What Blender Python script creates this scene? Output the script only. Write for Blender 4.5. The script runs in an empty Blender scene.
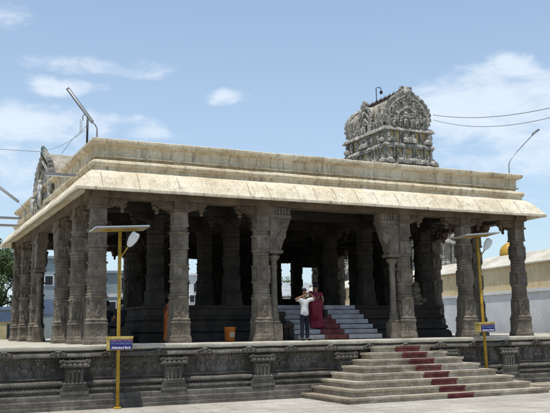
import bpy, bmesh, math, random
from mathutils import Vector, Matrix, noise
R = math.radians
PI = math.pi
rnd = random.Random(7)
sc = bpy.context.scene
COL = sc.collection

# ------------------------------------------------------------------ helpers
class MB:
    """collects shapes for ONE mesh object"""
    def __init__(s):
        s.v = []; s.f = []
    def add(s, vs, fs):
        b = len(s.v)
        s.v += [Vector(v) for v in vs]
        s.f += [tuple(i + b for i in f) for f in fs]
        return s
    def box(s, x0, x1, y0, y1, z0, z1):
        v = [(x0,y0,z0),(x1,y0,z0),(x1,y1,z0),(x0,y1,z0),(x0,y0,z1),(x1,y0,z1),(x1,y1,z1),(x0,y1,z1)]
        f = [(3,2,1,0),(4,5,6,7),(0,1,5,4),(1,2,6,5),(2,3,7,6),(3,0,4,7)]
        return s.add(v, f)
    def rbox(s, x0, x1, y0, y1, z0, z1, amp=0.01, seg=0.3):
        """box with subdivided, slightly worn surfaces"""
        bm = bmesh.new()
        nx = max(1, int((x1-x0)/seg)); ny = max(1, int((y1-y0)/seg)); nz = max(1, int((z1-z0)/seg))
        nx, ny, nz = min(nx, 40), min(ny, 40), min(nz, 20)
        vs = {}
        def g(i, j, k):
            if (i,j,k) not in vs:
                p = Vector((x0+(x1-x0)*i/nx, y0+(y1-y0)*j/ny, z0+(z1-z0)*k/nz))
                p += noise.noise_vector(p*2.3)*amp
                vs[(i,j,k)] = bm.verts.new(p)
            return vs[(i,j,k)]
        for i in range(nx):
            for j in range(ny):
                bm.faces.new((g(i,j,0), g(i,j+1,0), g(i+1,j+1,0), g(i+1,j,0)))
                bm.faces.new((g(i,j,nz), g(i+1,j,nz), g(i+1,j+1,nz), g(i,j+1,nz)))
        for i in range(nx):
            for k in range(nz):
                bm.faces.new((g(i,0,k), g(i+1,0,k), g(i+1,0,k+1), g(i,0,k+1)))
                bm.faces.new((g(i,ny,k), g(i,ny,k+1), g(i+1,ny,k+1), g(i+1,ny,k)))
        for j in range(ny):
            for k in range(nz):
                bm.faces.new((g(0,j,k), g(0,j,k+1), g(0,j+1,k+1), g(0,j+1,k)))
                bm.faces.new((g(nx,j,k), g(nx,j+1,k), g(nx,j+1,k+1), g(nx,j,k+1)))
        bm.verts.index_update()
        s.add([v.co.copy() for v in bm.verts], [tuple(v.index for v in f.verts) for f in bm.faces])
        bm.free(); return s
    def rings(s, rings, cap=True, closed=True):
        n = len(rings[0]); b = len(s.v)
        for r in rings: s.v += [Vector(p) for p in r]
        for i in range(len(rings)-1):
            for j in range(n if closed else n-1):
                k = (j+1) % n
                s.f.append((b+i*n+j, b+i*n+k, b+(i+1)*n+k, b+(i+1)*n+j))
        if cap:
            s.f.append(tuple(b+j for j in reversed(range(n))))
            s.f.append(tuple(b+(len(rings)-1)*n+j for j in range(n)))
        return s
    def lathe(s, prof, cx=0, cy=0, n=16, sx=1, sy=1):
        return s.rings([[(cx+r*sx*math.cos(2*PI*j/n), cy+r*sy*math.sin(2*PI*j/n), z) for j in range(n)] for r, z in prof])
    def tube(s, pts, r, n=8):
        pts = [Vector(p) for p in pts]; rs = r if isinstance(r, (list, tuple)) else [r]*len(pts)
        out = []; up = None
        for i, p in enumerate(pts):
            d = (pts[min(i+1, len(pts)-1)] - pts[max(i-1, 0)]).normalized()
            if up is None:
                up = Vector((0,0,1)) if abs(d.z) < .9 else Vector((1,0,0))
            a = d.cross(up).normalized(); b_ = a.cross(d).normalized(); up = b_
            out.append([p + a*rs[i]*math.cos(2*PI*j/n) + b_*rs[i]*math.sin(2*PI*j/n) for j in range(n)])
        return s.rings(out)
    def ell(s, c, r, n=8, m=6):
        c = Vector(c); rg = []
        for i in range(m+1):
            t = PI*(i+.001*(i == 0)-.001*(i == m))/m
            rg.append([(c.x+r[0]*math.sin(t)*math.cos(2*PI*j/n), c.y+r[1]*math.sin(t)*math.sin(2*PI*j/n), c.z-r[2]*math.cos(t)) for j in range(n)])
        return s.rings(rg)
    def prism(s, poly, axis, a0, a1):
        """polygon in the plane across `axis` pushed from a0 to a1; poly in (x,z) for axis y, (y,z) for axis x"""
        f = (lambda u, w, a: (u, a, w)) if axis == 'y' else ((lambda u, w, a: (a, u, w)) if axis == 'x' else (lambda u, w, a: (u, w, a)))
        n = len(poly); vs = [f(u, w, a0) for u, w in poly] + [f(u, w, a1) for u, w in poly]
        fs = [tuple(range(n)), tuple(n+i for i in reversed(range(n)))] + [(i, n+i, n+(i+1) % n, (i+1) % n) for i in range(n)]
        return s.add(vs, fs)
    def fig(s, x, y, z, h, ax=(1,0), pose=0, fat=1):
        """small carved figure: legs, hips, torso, head, arms. ax = sideways direction"""
        ax = Vector((ax[0], ax[1], 0)).normalized(); o = Vector((x, y, z)); U = Vector((0,0,1)); r = .075*h*fat
        p = lambda a, c: o + ax*(a*h) + U*(c*h)
        s.tube([p(-.09,0), p(-.1,.25), p(-.05,.48)], [r*.8, r*.9, r*1.1], 6)
        s.tube([p(.09,0), p(.14 if pose else .1,.25), p(.05,.48)], [r*.8, r*.9, r*1.1], 6)
        s.tube([p(0,.42), p(0,.55), p(0,.7), p(0,.8)], [r*1.7, r*1.25, r*1.7, r*.7], 7)
        s.ell(p(0,.9), (r*1.15, r*1.15, .1*h), 7, 5)
        a = .12 if pose else -.12
        s.tube([p(-.13,.75), p(-.27,.6), p(-.22,.45)], [r*.7, r*.6, r*.5], 5)
        s.tube([p(.13,.75), p(.27,.66+a), p(.2,.8+a*1.3)], [r*.7, r*.6, r*.5], 5)
        return s
    def xf(s, M, start=0):
        for i in range(start, len(s.v)): s.v[i] = M @ s.v[i]
        return s
    def rough(s, amp, scale=2.0, start=0):
        for i in range(start, len(s.v)):
            s.v[i] = s.v[i] + noise.noise_vector(s.v[i]*scale)*amp
        return s
    def build(s, name, mat, parent=None, smooth=False, loc=None):
        me = bpy.data.meshes.new(name)
        me.from_pydata(s.v, [], s.f); me.update()
        bm = bmesh.new(); bm.from_mesh(me); bmesh.ops.recalc_face_normals(bm, faces=bm.faces); bm.to_mesh(me); bm.free()
        if smooth:
            for p in me.polygons: p.use_smooth = True
        if mat: me.materials.append(mat)
        o = bpy.data.objects.new(name, me); COL.objects.link(o)
        if loc: o.location = loc
        if parent: o.parent = parent
        return o

def tag(o, label=None, cat=None, group=None, kind=None):
    if label: o['label'] = label
    if cat: o['category'] = cat
    if group: o['group'] = group
    if kind: o['kind'] = kind
    return o
def thing(name, label, cat, loc=(0,0,0), rz=0, group=None):
    o = bpy.data.objects.new(name, None); COL.objects.link(o)
    o.location = loc; o.rotation_euler = (0,0,rz)
    return tag(o, label, cat, group)
def copy_tree(o, parent=None):
    c = o.copy(); COL.objects.link(c)
    if parent: c.parent = parent
    for ch in list(o.children): copy_tree(ch, c)
    return c

# ------------------------------------------------------------------ materials
def new_mat(name):
    m = bpy.data.materials.new(name); m.use_nodes = True
    nt = m.node_tree; b = nt.nodes['Principled BSDF']; b.inputs['Specular IOR Level'].default_value = .25
    return m, nt, b
def nd(nt, t, **kw):
    n = nt.nodes.new(t)
    for k, v in kw.items():
        if k in n.inputs: n.inputs[k].default_value = v
        else: setattr(n, k, v)
    return n
def ramp(nt, fac, stops):
    r = nt.nodes.new('ShaderNodeValToRGB'); nt.links.new(fac, r.inputs[0])
    e = r.color_ramp.elements
    while len(e) < len(stops): e.new(.5)
    for i, (p, c) in enumerate(stops):
        e[i].position = p; e[i].color = (*c, 1) if len(c) == 3 else c
    return r.outputs[0]
def mixc(nt, fac, a, b, mode='MIX'):
    m = nt.nodes.new('ShaderNodeMix'); m.data_type = 'RGBA'; m.blend_type = mode
    for i, v in ((0, fac), (6, a), (7, b)):
        if hasattr(v, 'is_output'): nt.links.new(v, m.inputs[i])
        else: m.inputs[i].default_value = v if i == 0 else (*v, 1)
    return m.outputs[2]
def pos(nt, scale=(1,1,1)):
    g = nt.nodes.new('ShaderNodeNewGeometry'); m = nt.nodes.new('ShaderNodeMapping'); m.inputs['Scale'].default_value = scale
    nt.links.new(g.outputs['Position'], m.inputs[0]); return m.outputs[0]
def tex(nt, vec, scale, detail=6, rough=.6):
    n = nt.nodes.new('ShaderNodeTexNoise'); nt.links.new(vec, n.inputs['Vector'])
    n.inputs['Scale'].default_value = scale; n.inputs['Detail'].default_value = detail; n.inputs['Roughness'].default_value = rough
    return n.outputs[0]
def bump(nt, b, h, strength=.5, dist=.02):
    n = nt.nodes.new('ShaderNodeBump'); n.inputs['Strength'].default_value = strength; n.inputs['Distance'].default_value = dist
    nt.links.new(h, n.inputs['Height']); nt.links.new(n.outputs[0], b.inputs['Normal'])
def stone(name, c1, c2, c3, sc_=1.2, streak=.5, streakc=(.05,.045,.04), bs=.6, bd=.02, rough=.85, fine=22, vz=.18, cell=0):
    m, nt, b = new_mat(name); p = pos(nt)
    a = tex(nt, p, sc_, 8, .65)
    col = ramp(nt, a, [(.3, c1), (.5, c2), (.68, c3)])
    f = tex(nt, p, fine, 5, .7)
    col = mixc(nt, .55, col, ramp(nt, f, [(.3, (.35,.35,.35)), (.65, (1,1,1))]), 'MULTIPLY')
    if streak:
        s = tex(nt, pos(nt, (1, 1, vz)), 4.5, 7, .65)
        k = ramp(nt, s, [(.5, (0,0,0)), (.72, (streak,)*3)])
        col = mixc(nt, k, col, streakc)
    if cell:
        vo = nt.nodes.new('ShaderNodeTexVoronoi'); vo.feature = 'F1'; vo.distance = 'CHEBYCHEV'; nt.links.new(pos(nt, (1,.01,3.5)), vo.inputs['Vector']); vo.inputs['Scale'].default_value = cell
        bw = nt.nodes.new('ShaderNodeRGBToBW'); nt.links.new(vo.outputs['Color'], bw.inputs[0])
        col = mixc(nt, .8, col, ramp(nt, bw.outputs[0], [(.15, (.55,.51,.45)), (.55, (.9,.88,.84)), (.85, (1,1,1))]), 'MULTIPLY')
    nt.links.new(col, b.inputs['Base Color']); b.inputs['Roughness'].default_value = rough
    h = nt.nodes.new('ShaderNodeMath'); h.operation = 'ADD'
    nt.links.new(f, h.inputs[0]); nt.links.new(tex(nt, p, 7, 6, .6), h.inputs[1])
    bump(nt, b, h.outputs[0], bs, bd)
    return m
def cloth(name, c, fold=.04):
    m, nt, b = new_mat(name); b.inputs['Roughness'].default_value = .85
    a = tex(nt, pos(nt, (1,1,.35)), 9, 3, .5); nt.links.new(ramp(nt, a, [(.35, tuple(x*.8 for x in c)), (.6, c)]), b.inputs['Base Color']); bump(nt, b, a, .9, fold); return m
def plain(name, c, rough=.5, metal=0, var=.25, sc_=6, bs=.15):
    m, nt, b = new_mat(name); p = pos(nt); a = tex(nt, p, sc_, 5, .6)
    d = tuple(x*(1-var) for x in c)
    nt.links.new(ramp(nt, a, [(.35, d), (.62, c)]), b.inputs['Base Color'])
    b.inputs['Roughness'].default_value = rough; b.inputs['Metallic'].default_value = metal
    if bs: bump(nt, b, a, bs, .01)
    return m

M = {}
M['col'] = stone('column_granite', (.10,.083,.062), (.18,.152,.116), (.275,.238,.185), 2.2, .45, (.05,.045,.038), .8, .02)
M['inner'] = stone('shade_darkened_granite', (.024,.02,.016), (.043,.037,.03), (.068,.058,.047), 1.6, .4, (.02,.02,.02), .7, .02)  # hall granite in a darker copy: interior shade put into the colour
M['beam'] = stone('beam_granite', (.08,.06,.04), (.14,.107,.074), (.205,.16,.115), 1.4, .4, (.05,.04,.03), .7, .02)
M['plinth'] = stone('plinth_granite', (.068,.06,.049), (.143,.13,.108), (.25,.23,.195), 1.3, .65, (.04,.036,.03), 1.0, .03)
M['step'] = stone('step_granite', (.30,.26,.2), (.47,.42,.335), (.62,.57,.475), 1.8, .5, (.15,.13,.105), .7, .02, cell=1.1)
M['coping'] = stone('coping_stone', (.36,.33,.26), (.5,.47,.38), (.6,.57,.48), 1.1, .2, (.25,.22,.17), .5, .015)
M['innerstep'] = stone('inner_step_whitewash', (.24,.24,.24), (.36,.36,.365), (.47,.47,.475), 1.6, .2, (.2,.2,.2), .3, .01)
M['white'] = stone('whitewash', (.58,.59,.59), (.72,.73,.73), (.8,.81,.81), .5, .45, (.42,.42,.41), .25, .01)
M['cream'] = None
def limewash(name, c1, c2, c3, dirt=(.17,.13,.08), seams=True, amt=.75):
    m, nt, b = new_mat(name); p = pos(nt)
    a = tex(nt, p, .9, 8, .65)
    col = ramp(nt, a, [(.32, c1), (.5, c2), (.66, c3)])
    s = tex(nt, pos(nt, (1, 1, .12)), 3.2, 8, .7)
    col = mixc(nt, ramp(nt, s, [(.5, (0,0,0)), (.68, (amt,)*3)]), col, dirt)
    s3 = tex(nt, pos(nt, (.35, .35, 3)), 2.2, 8, .7)
    col = mixc(nt, ramp(nt, s3, [(.52, (0,0,0)), (.7, (amt*.8,)*3)]), col, (dirt[0]*1.5, dirt[1]*1.5, dirt[2]*1.6))
    f = tex(nt, p, 16, 6, .75)
    col = mixc(nt, .5, col, ramp(nt, f, [(.3, (.45,.42,.38)), (.6, (1,1,1))]), 'MULTIPLY')
    s4 = tex(nt, pos(nt, (1,1,.05)), 8, 7, .75)
    col = mixc(nt, ramp(nt, s4, [(.56, (0,0,0)), (.66, (.75,.75,.75))]), col, (dirt[0]*.5,dirt[1]*.5,dirt[2]*.55))
    nt.links.new(col, b.inputs['Base Color']); b.inputs['Roughness'].default_value = .9
    bump(nt, b, f, .8, .02)
    return m
M['cornice'] = limewash('cornice_limewash', (.60,.52,.37), (.74,.66,.50), (.80,.75,.61), (.36,.28,.18), amt=.55)
M['parapet'] = limewash('parapet_limewash', (.50,.40,.25), (.65,.555,.385), (.74,.675,.52), (.22,.165,.10), amt=.75)
M['seam'] = plain('seam_grime', (.30,.245,.165), .9, 0, .5, 4)
M['stucco'] = stone('gopuram_stucco', (.12,.112,.098), (.37,.35,.305), (.70,.665,.59), 1.7, .85, (.06,.058,.053), .9, .08, fine=4, vz=.4)
M['stucco_pale'] = stone('pale_stucco', (.2,.175,.13), (.34,.3,.235), (.48,.44,.36), 1.2, .7, (.09,.08,.068), .8, .06, fine=6, vz=.4)
M['ochre'] = stone('ochre_paint', (.48,.37,.17), (.60,.48,.26), (.70,.60,.38), .9, .4, (.2,.15,.09), .3, .02)
M['wallyellow'] = stone('faded_yellow_wall', (.56,.42,.22), (.68,.54,.32), (.76,.65,.43), .5, .6, (.38,.29,.18), .4, .02, vz=.25)
M['capwhite'] = stone('wall_cap_lime', (.42,.38,.3), (.6,.56,.47), (.7,.66,.58), .5, .5, (.25,.21,.15), .5, .03)
M['finial'] = plain('finial_dark_metal', (.09,.065,.05), .5, .3, .3)
M['yellow'] = stone('yellow_pole_paint', (.27,.155,.03), (.46,.285,.03), (.54,.35,.05), 3, .6, (.14,.075,.03), .2, .004, .55, fine=30, vz=.5)
M['box'] = stone('yellow_box_paint', (.36,.25,.05), (.58,.44,.11), (.66,.54,.2), 5, .5, (.2,.12,.05), .2, .004, .55)
M['panelgrey'] = plain('aluminium_frame', (.5,.51,.52), .35, .5, .15)
M['panelback'] = plain('panel_backsheet', (.36,.31,.22), .6, 0, .3)
M['pv'] = plain('dark_solar_cells', (.02,.03,.07), .15, 0, .2)
M['lampwhite'] = plain('lamp_housing_white', (.66,.67,.66), .4, 0, .1)
M['steel'] = plain('grey_steel', (.3,.31,.32), .4, .6, .3)
M['darkmetal'] = plain('dark_metal', (.04,.04,.045), .5, .3, .3)
M['signblue'] = plain('sign_blue', (.03,.025,.16), .5, 0, .2)
M['signwhite'] = plain('sign_white_lettering', (.8,.8,.8), .6, 0, .05)
M['signpink'] = plain('sign_pink_lettering', (.5,.22,.32), .6, 0, .05)
M['signteal'] = plain('sign_teal_lettering', (.2,.45,.5), .6, 0, .05)
M['redpaint'] = stone('worn_red_step_paint', (.10,.022,.024), (.15,.034,.037), (.22,.075,.07), 3.5, .55, (.19,.14,.12), .4, .01)
M['skin'] = plain('brown_skin', (.22,.115,.068), .5, 0, .12)
M['hair'] = plain('black_hair', (.008,.007,.007), .4, 0, .2)
M['shirt'] = cloth('white_cotton', (.58,.58,.57), .05)
M['trouser'] = cloth('navy_black_cloth', (.012,.014,.022), .05)
M['sari'] = plain('maroon_sari_silk', (.15,.010,.028), .6, 0, .35, 9, .4)
M['orangesari'] = plain('orange_sari_cotton', (.5,.13,.03), .7, 0, .35, 9, .4)
M['bluecloth'] = plain('dark_blue_cloth', (.01,.012,.025), .7, 0, .35, 9, .4)
M['bag'] = plain('black_leather', (.012,.011,.012), .8, 0, .3)
M['orange'] = stone('orange_plastic', (.25,.08,.02), (.42,.12,.015), (.45,.15,.03), 6, .4, (.12,.06,.03), .1, .003, .5)
M['teal'] = plain('teal_figure_paint', (.09,.15,.14), .7, 0, .4)
M['palestat'] = plain('pale_figure_paint', (.5,.5,.48), .8, 0, .35, 9)
M['bluewash'] = stone('pale_blue_wall', (.25,.31,.33), (.33,.39,.41), (.39,.45,.47), .4, .3, (.25,.3,.32), .2, .02)
M['bandblue'] = stone('mid_blue_wall', (.13,.18,.26), (.17,.23,.33), (.21,.27,.37), .4, .2, (.1,.12,.16), .2, .02)
M['glassdark'] = plain('dark_window_glass', (.03,.035,.04), .15, 0, .3)
M['bark'] = stone('bark', (.05,.04,.03), (.1,.08,.06), (.15,.12,.09), 3, 0)
M['cable'] = plain('grey_cable', (.2,.205,.21), .6, 0, .1)
M['brownroof'] = plain('tin_sheet_roof', (.42,.43,.43), .45, .3, .3, 2)
M['tank'] = plain('yellow_dome_paint', (.5,.29,.04), .5, 0, .3, 2)

def leaf_mat(name, c1, c2):
    m, nt, b = new_mat(name); p = pos(nt); a = tex(nt, p, 1.4, 4, .6)
    nt.links.new(ramp(nt, a, [(.35, c1), (.65, c2)]), b.inputs['Base Color']); b.inputs['Roughness'].default_value = .6
    b.inputs['Transmission Weight'].default_value = 0
    return m
M['leaf'] = leaf_mat('leaves', (.035,.06,.018), (.11,.16,.045))

def ground_mat():
    m, nt, b = new_mat('granite_paving'); p = pos(nt)
    mp = nt.nodes.new('ShaderNodeMapping'); mp.inputs['Rotation'].default_value = (0, 0, R(2)); nt.links.new(p, mp.inputs[0])
    br = nt.nodes.new('ShaderNodeTexBrick'); nt.links.new(mp.outputs[0], br.inputs['Vector'])
    br.inputs['Scale'].default_value = 1; br.inputs['Brick Width'].default_value = 1.5; br.inputs['Row Height'].default_value = .72
    br.inputs['Mortar Size'].default_value = .014; br.inputs['Mortar Smooth'].default_value = .3
    br.inputs['Color1'].default_value = (.5,.475,.42,1); br.inputs['Color2'].default_value = (.41,.385,.335,1); br.inputs['Mortar'].default_value = (.2,.18,.15,1)
    a = tex(nt, p, .45, 8, .65); f = tex(nt, p, 9, 7, .7)
    col = mixc(nt, .55, br.outputs['Color'], ramp(nt, a, [(.3, (.42,.38,.32)), (.58, (1,1,1))]), 'MULTIPLY')
    col = mixc(nt, .7, col, ramp(nt, f, [(.32, (.6,.58,.55)), (.6, (1,1,1))]), 'MULTIPLY')
    nt.links.new(col, b.inputs['Base Color']); b.inputs['Roughness'].default_value = .85
    h = nt.nodes.new('ShaderNodeMath'); h.operation = 'SUBTRACT'; nt.links.new(f, h.inputs[0]); nt.links.new(br.outputs['Fac'], h.inputs[1])
    bump(nt, b, h.outputs[0], .5, .012)
    return m
M['ground'] = ground_mat()

# ------------------------------------------------------------------ camera (fitted)
GZ = -1.7
cam = bpy.data.cameras.new('camera'); co = bpy.data.objects.new('camera', cam); COL.objects.link(co)
f_, yaw, pit, rol = 808.728, R(25.504), R(8.622), R(.795)
cam.sensor_width = 36; cam.lens = f_/550*36; cam.clip_end = 6000; cam.clip_start = .1
fw = Vector((math.sin(yaw)*math.cos(pit), math.cos(yaw)*math.cos(pit), math.sin(pit)))
rt = Vector((math.cos(yaw), -math.sin(yaw), 0)); up = rt.cross(fw)
# picture content is turned anticlockwise, so the camera rolls clockwise
r2 = rt*math.cos(rol) - up*math.sin(rol); u2 = up*math.cos(rol) + rt*math.sin(rol)
mw = Matrix((r2, u2, -fw)).transposed().to_4x4(); mw.translation = Vector((-5.498, -23.75, .372))
co.matrix_world = mw
sc.camera = co

# ------------------------------------------------------------------ ground
g = MB().add([(-3000,-3000,GZ),(3000,-3000,GZ),(3000,3000,GZ),(-3000,3000,GZ)], [(0,1,2,3)]).build('ground', M['ground'])
tag(g, kind='structure')

# ------------------------------------------------------------------ moulded square ring
def ringsweep(mb, prof, x0, y0, x1, y1, seg=.4, amp=.008, closed_prof=False, gapfn=None):
    """sweep a profile of (outward offset, z) round a rectangle with mitred corners"""
    pts = []
    def side(ax, ay, bx, by, nx, ny, first):
        L = math.hypot(bx-ax, by-ay); n = max(1, int(L/seg))
        for i in range(n):
            t = i/n
            pts.append((ax+(bx-ax)*t, ay+(by-ay)*t, nx, ny, i == 0))
    side(x0,y0,x1,y0,0,-1,1); side(x1,y0,x1,y1,1,0,1); side(x1,y1,x0,y1,0,1,1); side(x0,y1,x0,y0,-1,0,1)
    rings = []
    N = len(pts)
    for i, (px, py, nx, ny, corner) in enumerate(pts):
        if corner:
            q = pts[i-1]; nx, ny = nx+q[2], ny+q[3]
        ring = []
        for o, z in prof:
            p = Vector((px+nx*o, py+ny*o, z))
            p += noise.noise_vector(p*1.7)*amp + noise.noise_vector(p*6)*amp*.6
            ring.append(p)
        rings.append(ring)
    b = len(mb.v); m = len(prof)
    for r in rings: mb.v += r
    for i in range(N):
        k = (i+1) % N
        for j in range(m if closed_prof else m-1):
            l = (j+1) % m
            mb.f.append((b+i*m+j, b+k*m+j, b+k*m+l, b+i*m+l))
    return mb

W = 16.0
XS = [0, 2.53, 5.3, 10.78, 13.47, 16.0]
YS = [0, 2.5, 5.2, 10.6, 13.5, 16.0]

# ------------------------------------------------------------------ temple platform
PX0, PY0, PX1, PY1 = -9.0, -1.17, 24.0, 26.0
plat = thing('stone_platform', 'long carved grey granite plinth terrace carrying the columned pavilion', 'platform', (0,0,GZ))
def pl(o):   # parts are modelled in world coordinates, the empty sits at the base
    o.location = (0, 0, -GZ); return o
mb = MB()
prof = [(-.4,-.13),(-.04,-.14),(-.04,-.175),(.03,-.18),(.09,-.21),(.12,-.26),(.12,-.30),(.09,-.315),(-.02,-.32),(-.06,-.36),(-.1,-.38),
        (-.1,-.82),(-.08,-.84),(0.0,-.85),(0.03,-.87),(0.0,-.89),(-.06,-.90),(-.06,-.93),(.03,-.94),(.09,-.97),(.10,-1.01),(.08,-1.05),(.0,-1.08),(-.05,-1.09),
        (-.05,-1.14),(.08,-1.15),(.10,-1.17),(.10,-1.21),(.03,-1.22),(.03,-1.29),(.13,-1.30),(.15,-1.33),(.15,-1.45),(.17,-1.46),(.22,-1.47),(.22,-1.60),(.26,-1.61),(.27,-1.72)]
ringsweep(mb, prof, PX0, PY0, PX1, PY1, .22, .014)
pl(mb.build('plinth_mouldings', M['plinth'], plat))
mb = MB(); ringsweep(mb, [(-1.6,-.004),(-.6,0.0),(.05,0),(.085,-.02),(.09,-.06),(.085,-.11),(.05,-.13),(-.05,-.135)], PX0, PY0, PX1, PY1, .35, .012)
pl(mb.build('coping', M['coping'], plat))
mb = MB(); mb.rbox(PX0+1.4, PX1-1.4, PY0+1.4, PY1-1.4, -.3, -.012, .004, 1.5)
pl(mb.build('terrace_paving', M['coping'], plat))
# dentils and frieze reliefs
mb = MB(); x = PX0
while x < PX1:
    w = .05+rnd.random()*.012
    mb.box(x, x+w, PY0-.115, PY0-.03, -1.205+rnd.random()*.01, -1.135); x += .1
x = PX0
while x < PX1:
    if rnd.random() < .85: mb.box(x, x+.045, PY0-.035, PY0+.05, -.385, -.345)
    x += .09
mb.rough(.008, 5)
pl(mb.build('dentil_course', M['plinth'], plat))
PIL = [-6.5, -3.65, -.85, 1.95, 4.73, 7.63, 11.6, 14.2, 17.0, 19.8, 22.3]
mb = MB(); x = PX0+.2
while x < PX1:
    if all(abs(x-p) > .5 for p in PIL):
        k = rnd.random(); y = PY0+.09; h = .30+rnd.random()*.1
        if k < .5: mb.fig(x, y, -.80, h*1.05, (1,0), rnd.random() < .5, 1.3)
        elif k < .75:   # beast: body, legs, head
            mb.ell((x,y,-.64), (.13,.06,.07)); mb.ell((x-.15,y,-.57), (.06,.05,.06))
            for q in (-.1,-.03,.05,.1): mb.tube([(x+q,y,-.66),(x+q+rnd.uniform(-.03,.03),y,-.8)], .022, 5)
        else:           # scroll
            for q in range(2):
                cx = x+(q-.5)*.16
                mb.tube([(cx+.085*math.cos(t*.9)*(1-t*.1), y, -.6+.085*math.sin(t*.9)*(1-t*.1)*1.6) for t in range(8)], .022, 5)
    x += rnd.uniform(.2,.3)
pl(mb.rough(.012, 6).build('frieze_reliefs', M['plinth'], plat, True))
# scrolled medallions hanging over the rim
mb = MB()
for i in range(23):
    x = PX0+.7+i*1.4
    for s in (-1, 1):
        mb.tube([(x+s*(.13+.09*math.cos(t*.8)*(1-t*.07)), PY0-.13, -.245+.07*math.sin(t*.8)*(1-t*.07)) for t in range(9)], .02, 5)
    mb.ell((x, PY0-.12, -.24), (.06,.05,.08)); mb.ell((x, PY0-.11, -.16), (.1,.06,.04))
    pl(mb.rough(.01, 6).build('rim_medallion', M['plinth'], plat, True)); mb = MB()
def pilaster(x):
    mb = MB(); y = PY0
    def blk(w, d, z0, z1): mb.rbox(x-w/2, x+w/2, y-d, y+.08, z0, z1, .008, .12)
    blk(.84,.17,-.45,-.385); blk(.76,.13,-.50,-.455); blk(.8,.19,-.57,-.505)
    for q in (-.28,-.14,0,.14,.28): mb.ell((x+q,y-.17,-.53), (.07,.06,.06))
    blk(.56,.10,-.62,-.575); blk(.5,.12,-.98,-.625)
    for q in (-.18,-.06,.06,.18):
        mb.rbox(x+q-.035, x+q+.035, y-.155, y, -.95, -.64, .006, .1)
    for q in (-.12, .0, .12): mb.ell((x+q,y-.15,-.68), (.05,.05,.04))
    blk(.6,.16,-1.04,-.985)
    for q in range(6): mb.ell((x-.27+q*.108,y-.15,-1.015), (.05,.05,.05))
    blk(.64,.18,-1.09,-1.045); blk(.7,.13,-1.20,-1.095); blk(.76,.165,-1.30,-1.205)
    for s in (-1,1):
        mb.tube([(x+s*(.33+.06*math.cos(t)), y-.16, -.44+.06*math.sin(t)) for t in range(7)], .022, 5)
    return mb
for x in PIL: pl(pilaster(x).build('pilaster', M['plinth'], plat))

# ------------------------------------------------------------------ outer staircase
st = thing('outer_staircase', 'broad pyramidal granite steps with a red painted runner climbing the plinth', 'staircase', (9.6,-2.6,GZ))
NS = 8
def stp(o): o.location = (-9.6, 2.6, -GZ); return o
for k in range(NS):
    cx = 9.62; hw = 3.64-.36*k; yf = -4.12+.37*k
    z1 = -1.55+.19*k; z0 = GZ-.02 if k == 0 else z1-.19
    if k == 0: hw += .02; yf -= .03
    mb = MB(); x = cx-hw; a = x
    # three-sided step of separate long slabs
    yb = PY0-.10
    cuts = [a]
    while cuts[-1] < cx+hw-1.6: cuts.append(cuts[-1]+rnd.uniform(.9,1.7))
    cuts.append(cx+hw)
    for i in range(len(cuts)-1):
        dz = rnd.uniform(-.006,.006); dy = rnd.uniform(-.01,.01)
        mb.rbox(cuts[i]+.004, cuts[i+1]-.004, yf+dy, yb, z1-.062, z1+dz, .005, .14)
    mb.rbox(cuts[0]+.045, cuts[-1]-.045, yf+.035, yb, z0-.004, z1-.066, .008, .3)
    ln = mb.v
    o = stp(mb.build('step', M['step'], st))
    rm = MB(); rx0, rx1 = 9.34, 10.28
    # paint follows the riser and the tread: a thin worn coat standing 4 mm proud
    yn = yf+.37 if k < NS-1 else yb
    jz = [rnd.uniform(-.01,.01) for _ in range(4)]
    rm.box(rx0+jz[0], rx1+jz[1], yf-.032, yf-.018, z1-.058, z1-.004); rm.box(rx0+jz[2], rx1+jz[3], yf+.018, yf+.026, z0+.006, z1-.068)
    rm.rough(.004, 5)
    rm.box(rx0+.02, rx1+.02, yf-.02, yn-.02, z1+.004, z1+.012) if False else None
    rm.build('painted_stripe', M['redpaint'], o)
# low paving kerb to the right of the steps
kb = MB(); kb.rbox(13.9, 24, -2.5, -1.46, GZ-.02, GZ+.09, .006, .4)
tag(kb.build('pavement_kerb', M['step']), kind='structure')

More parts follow.
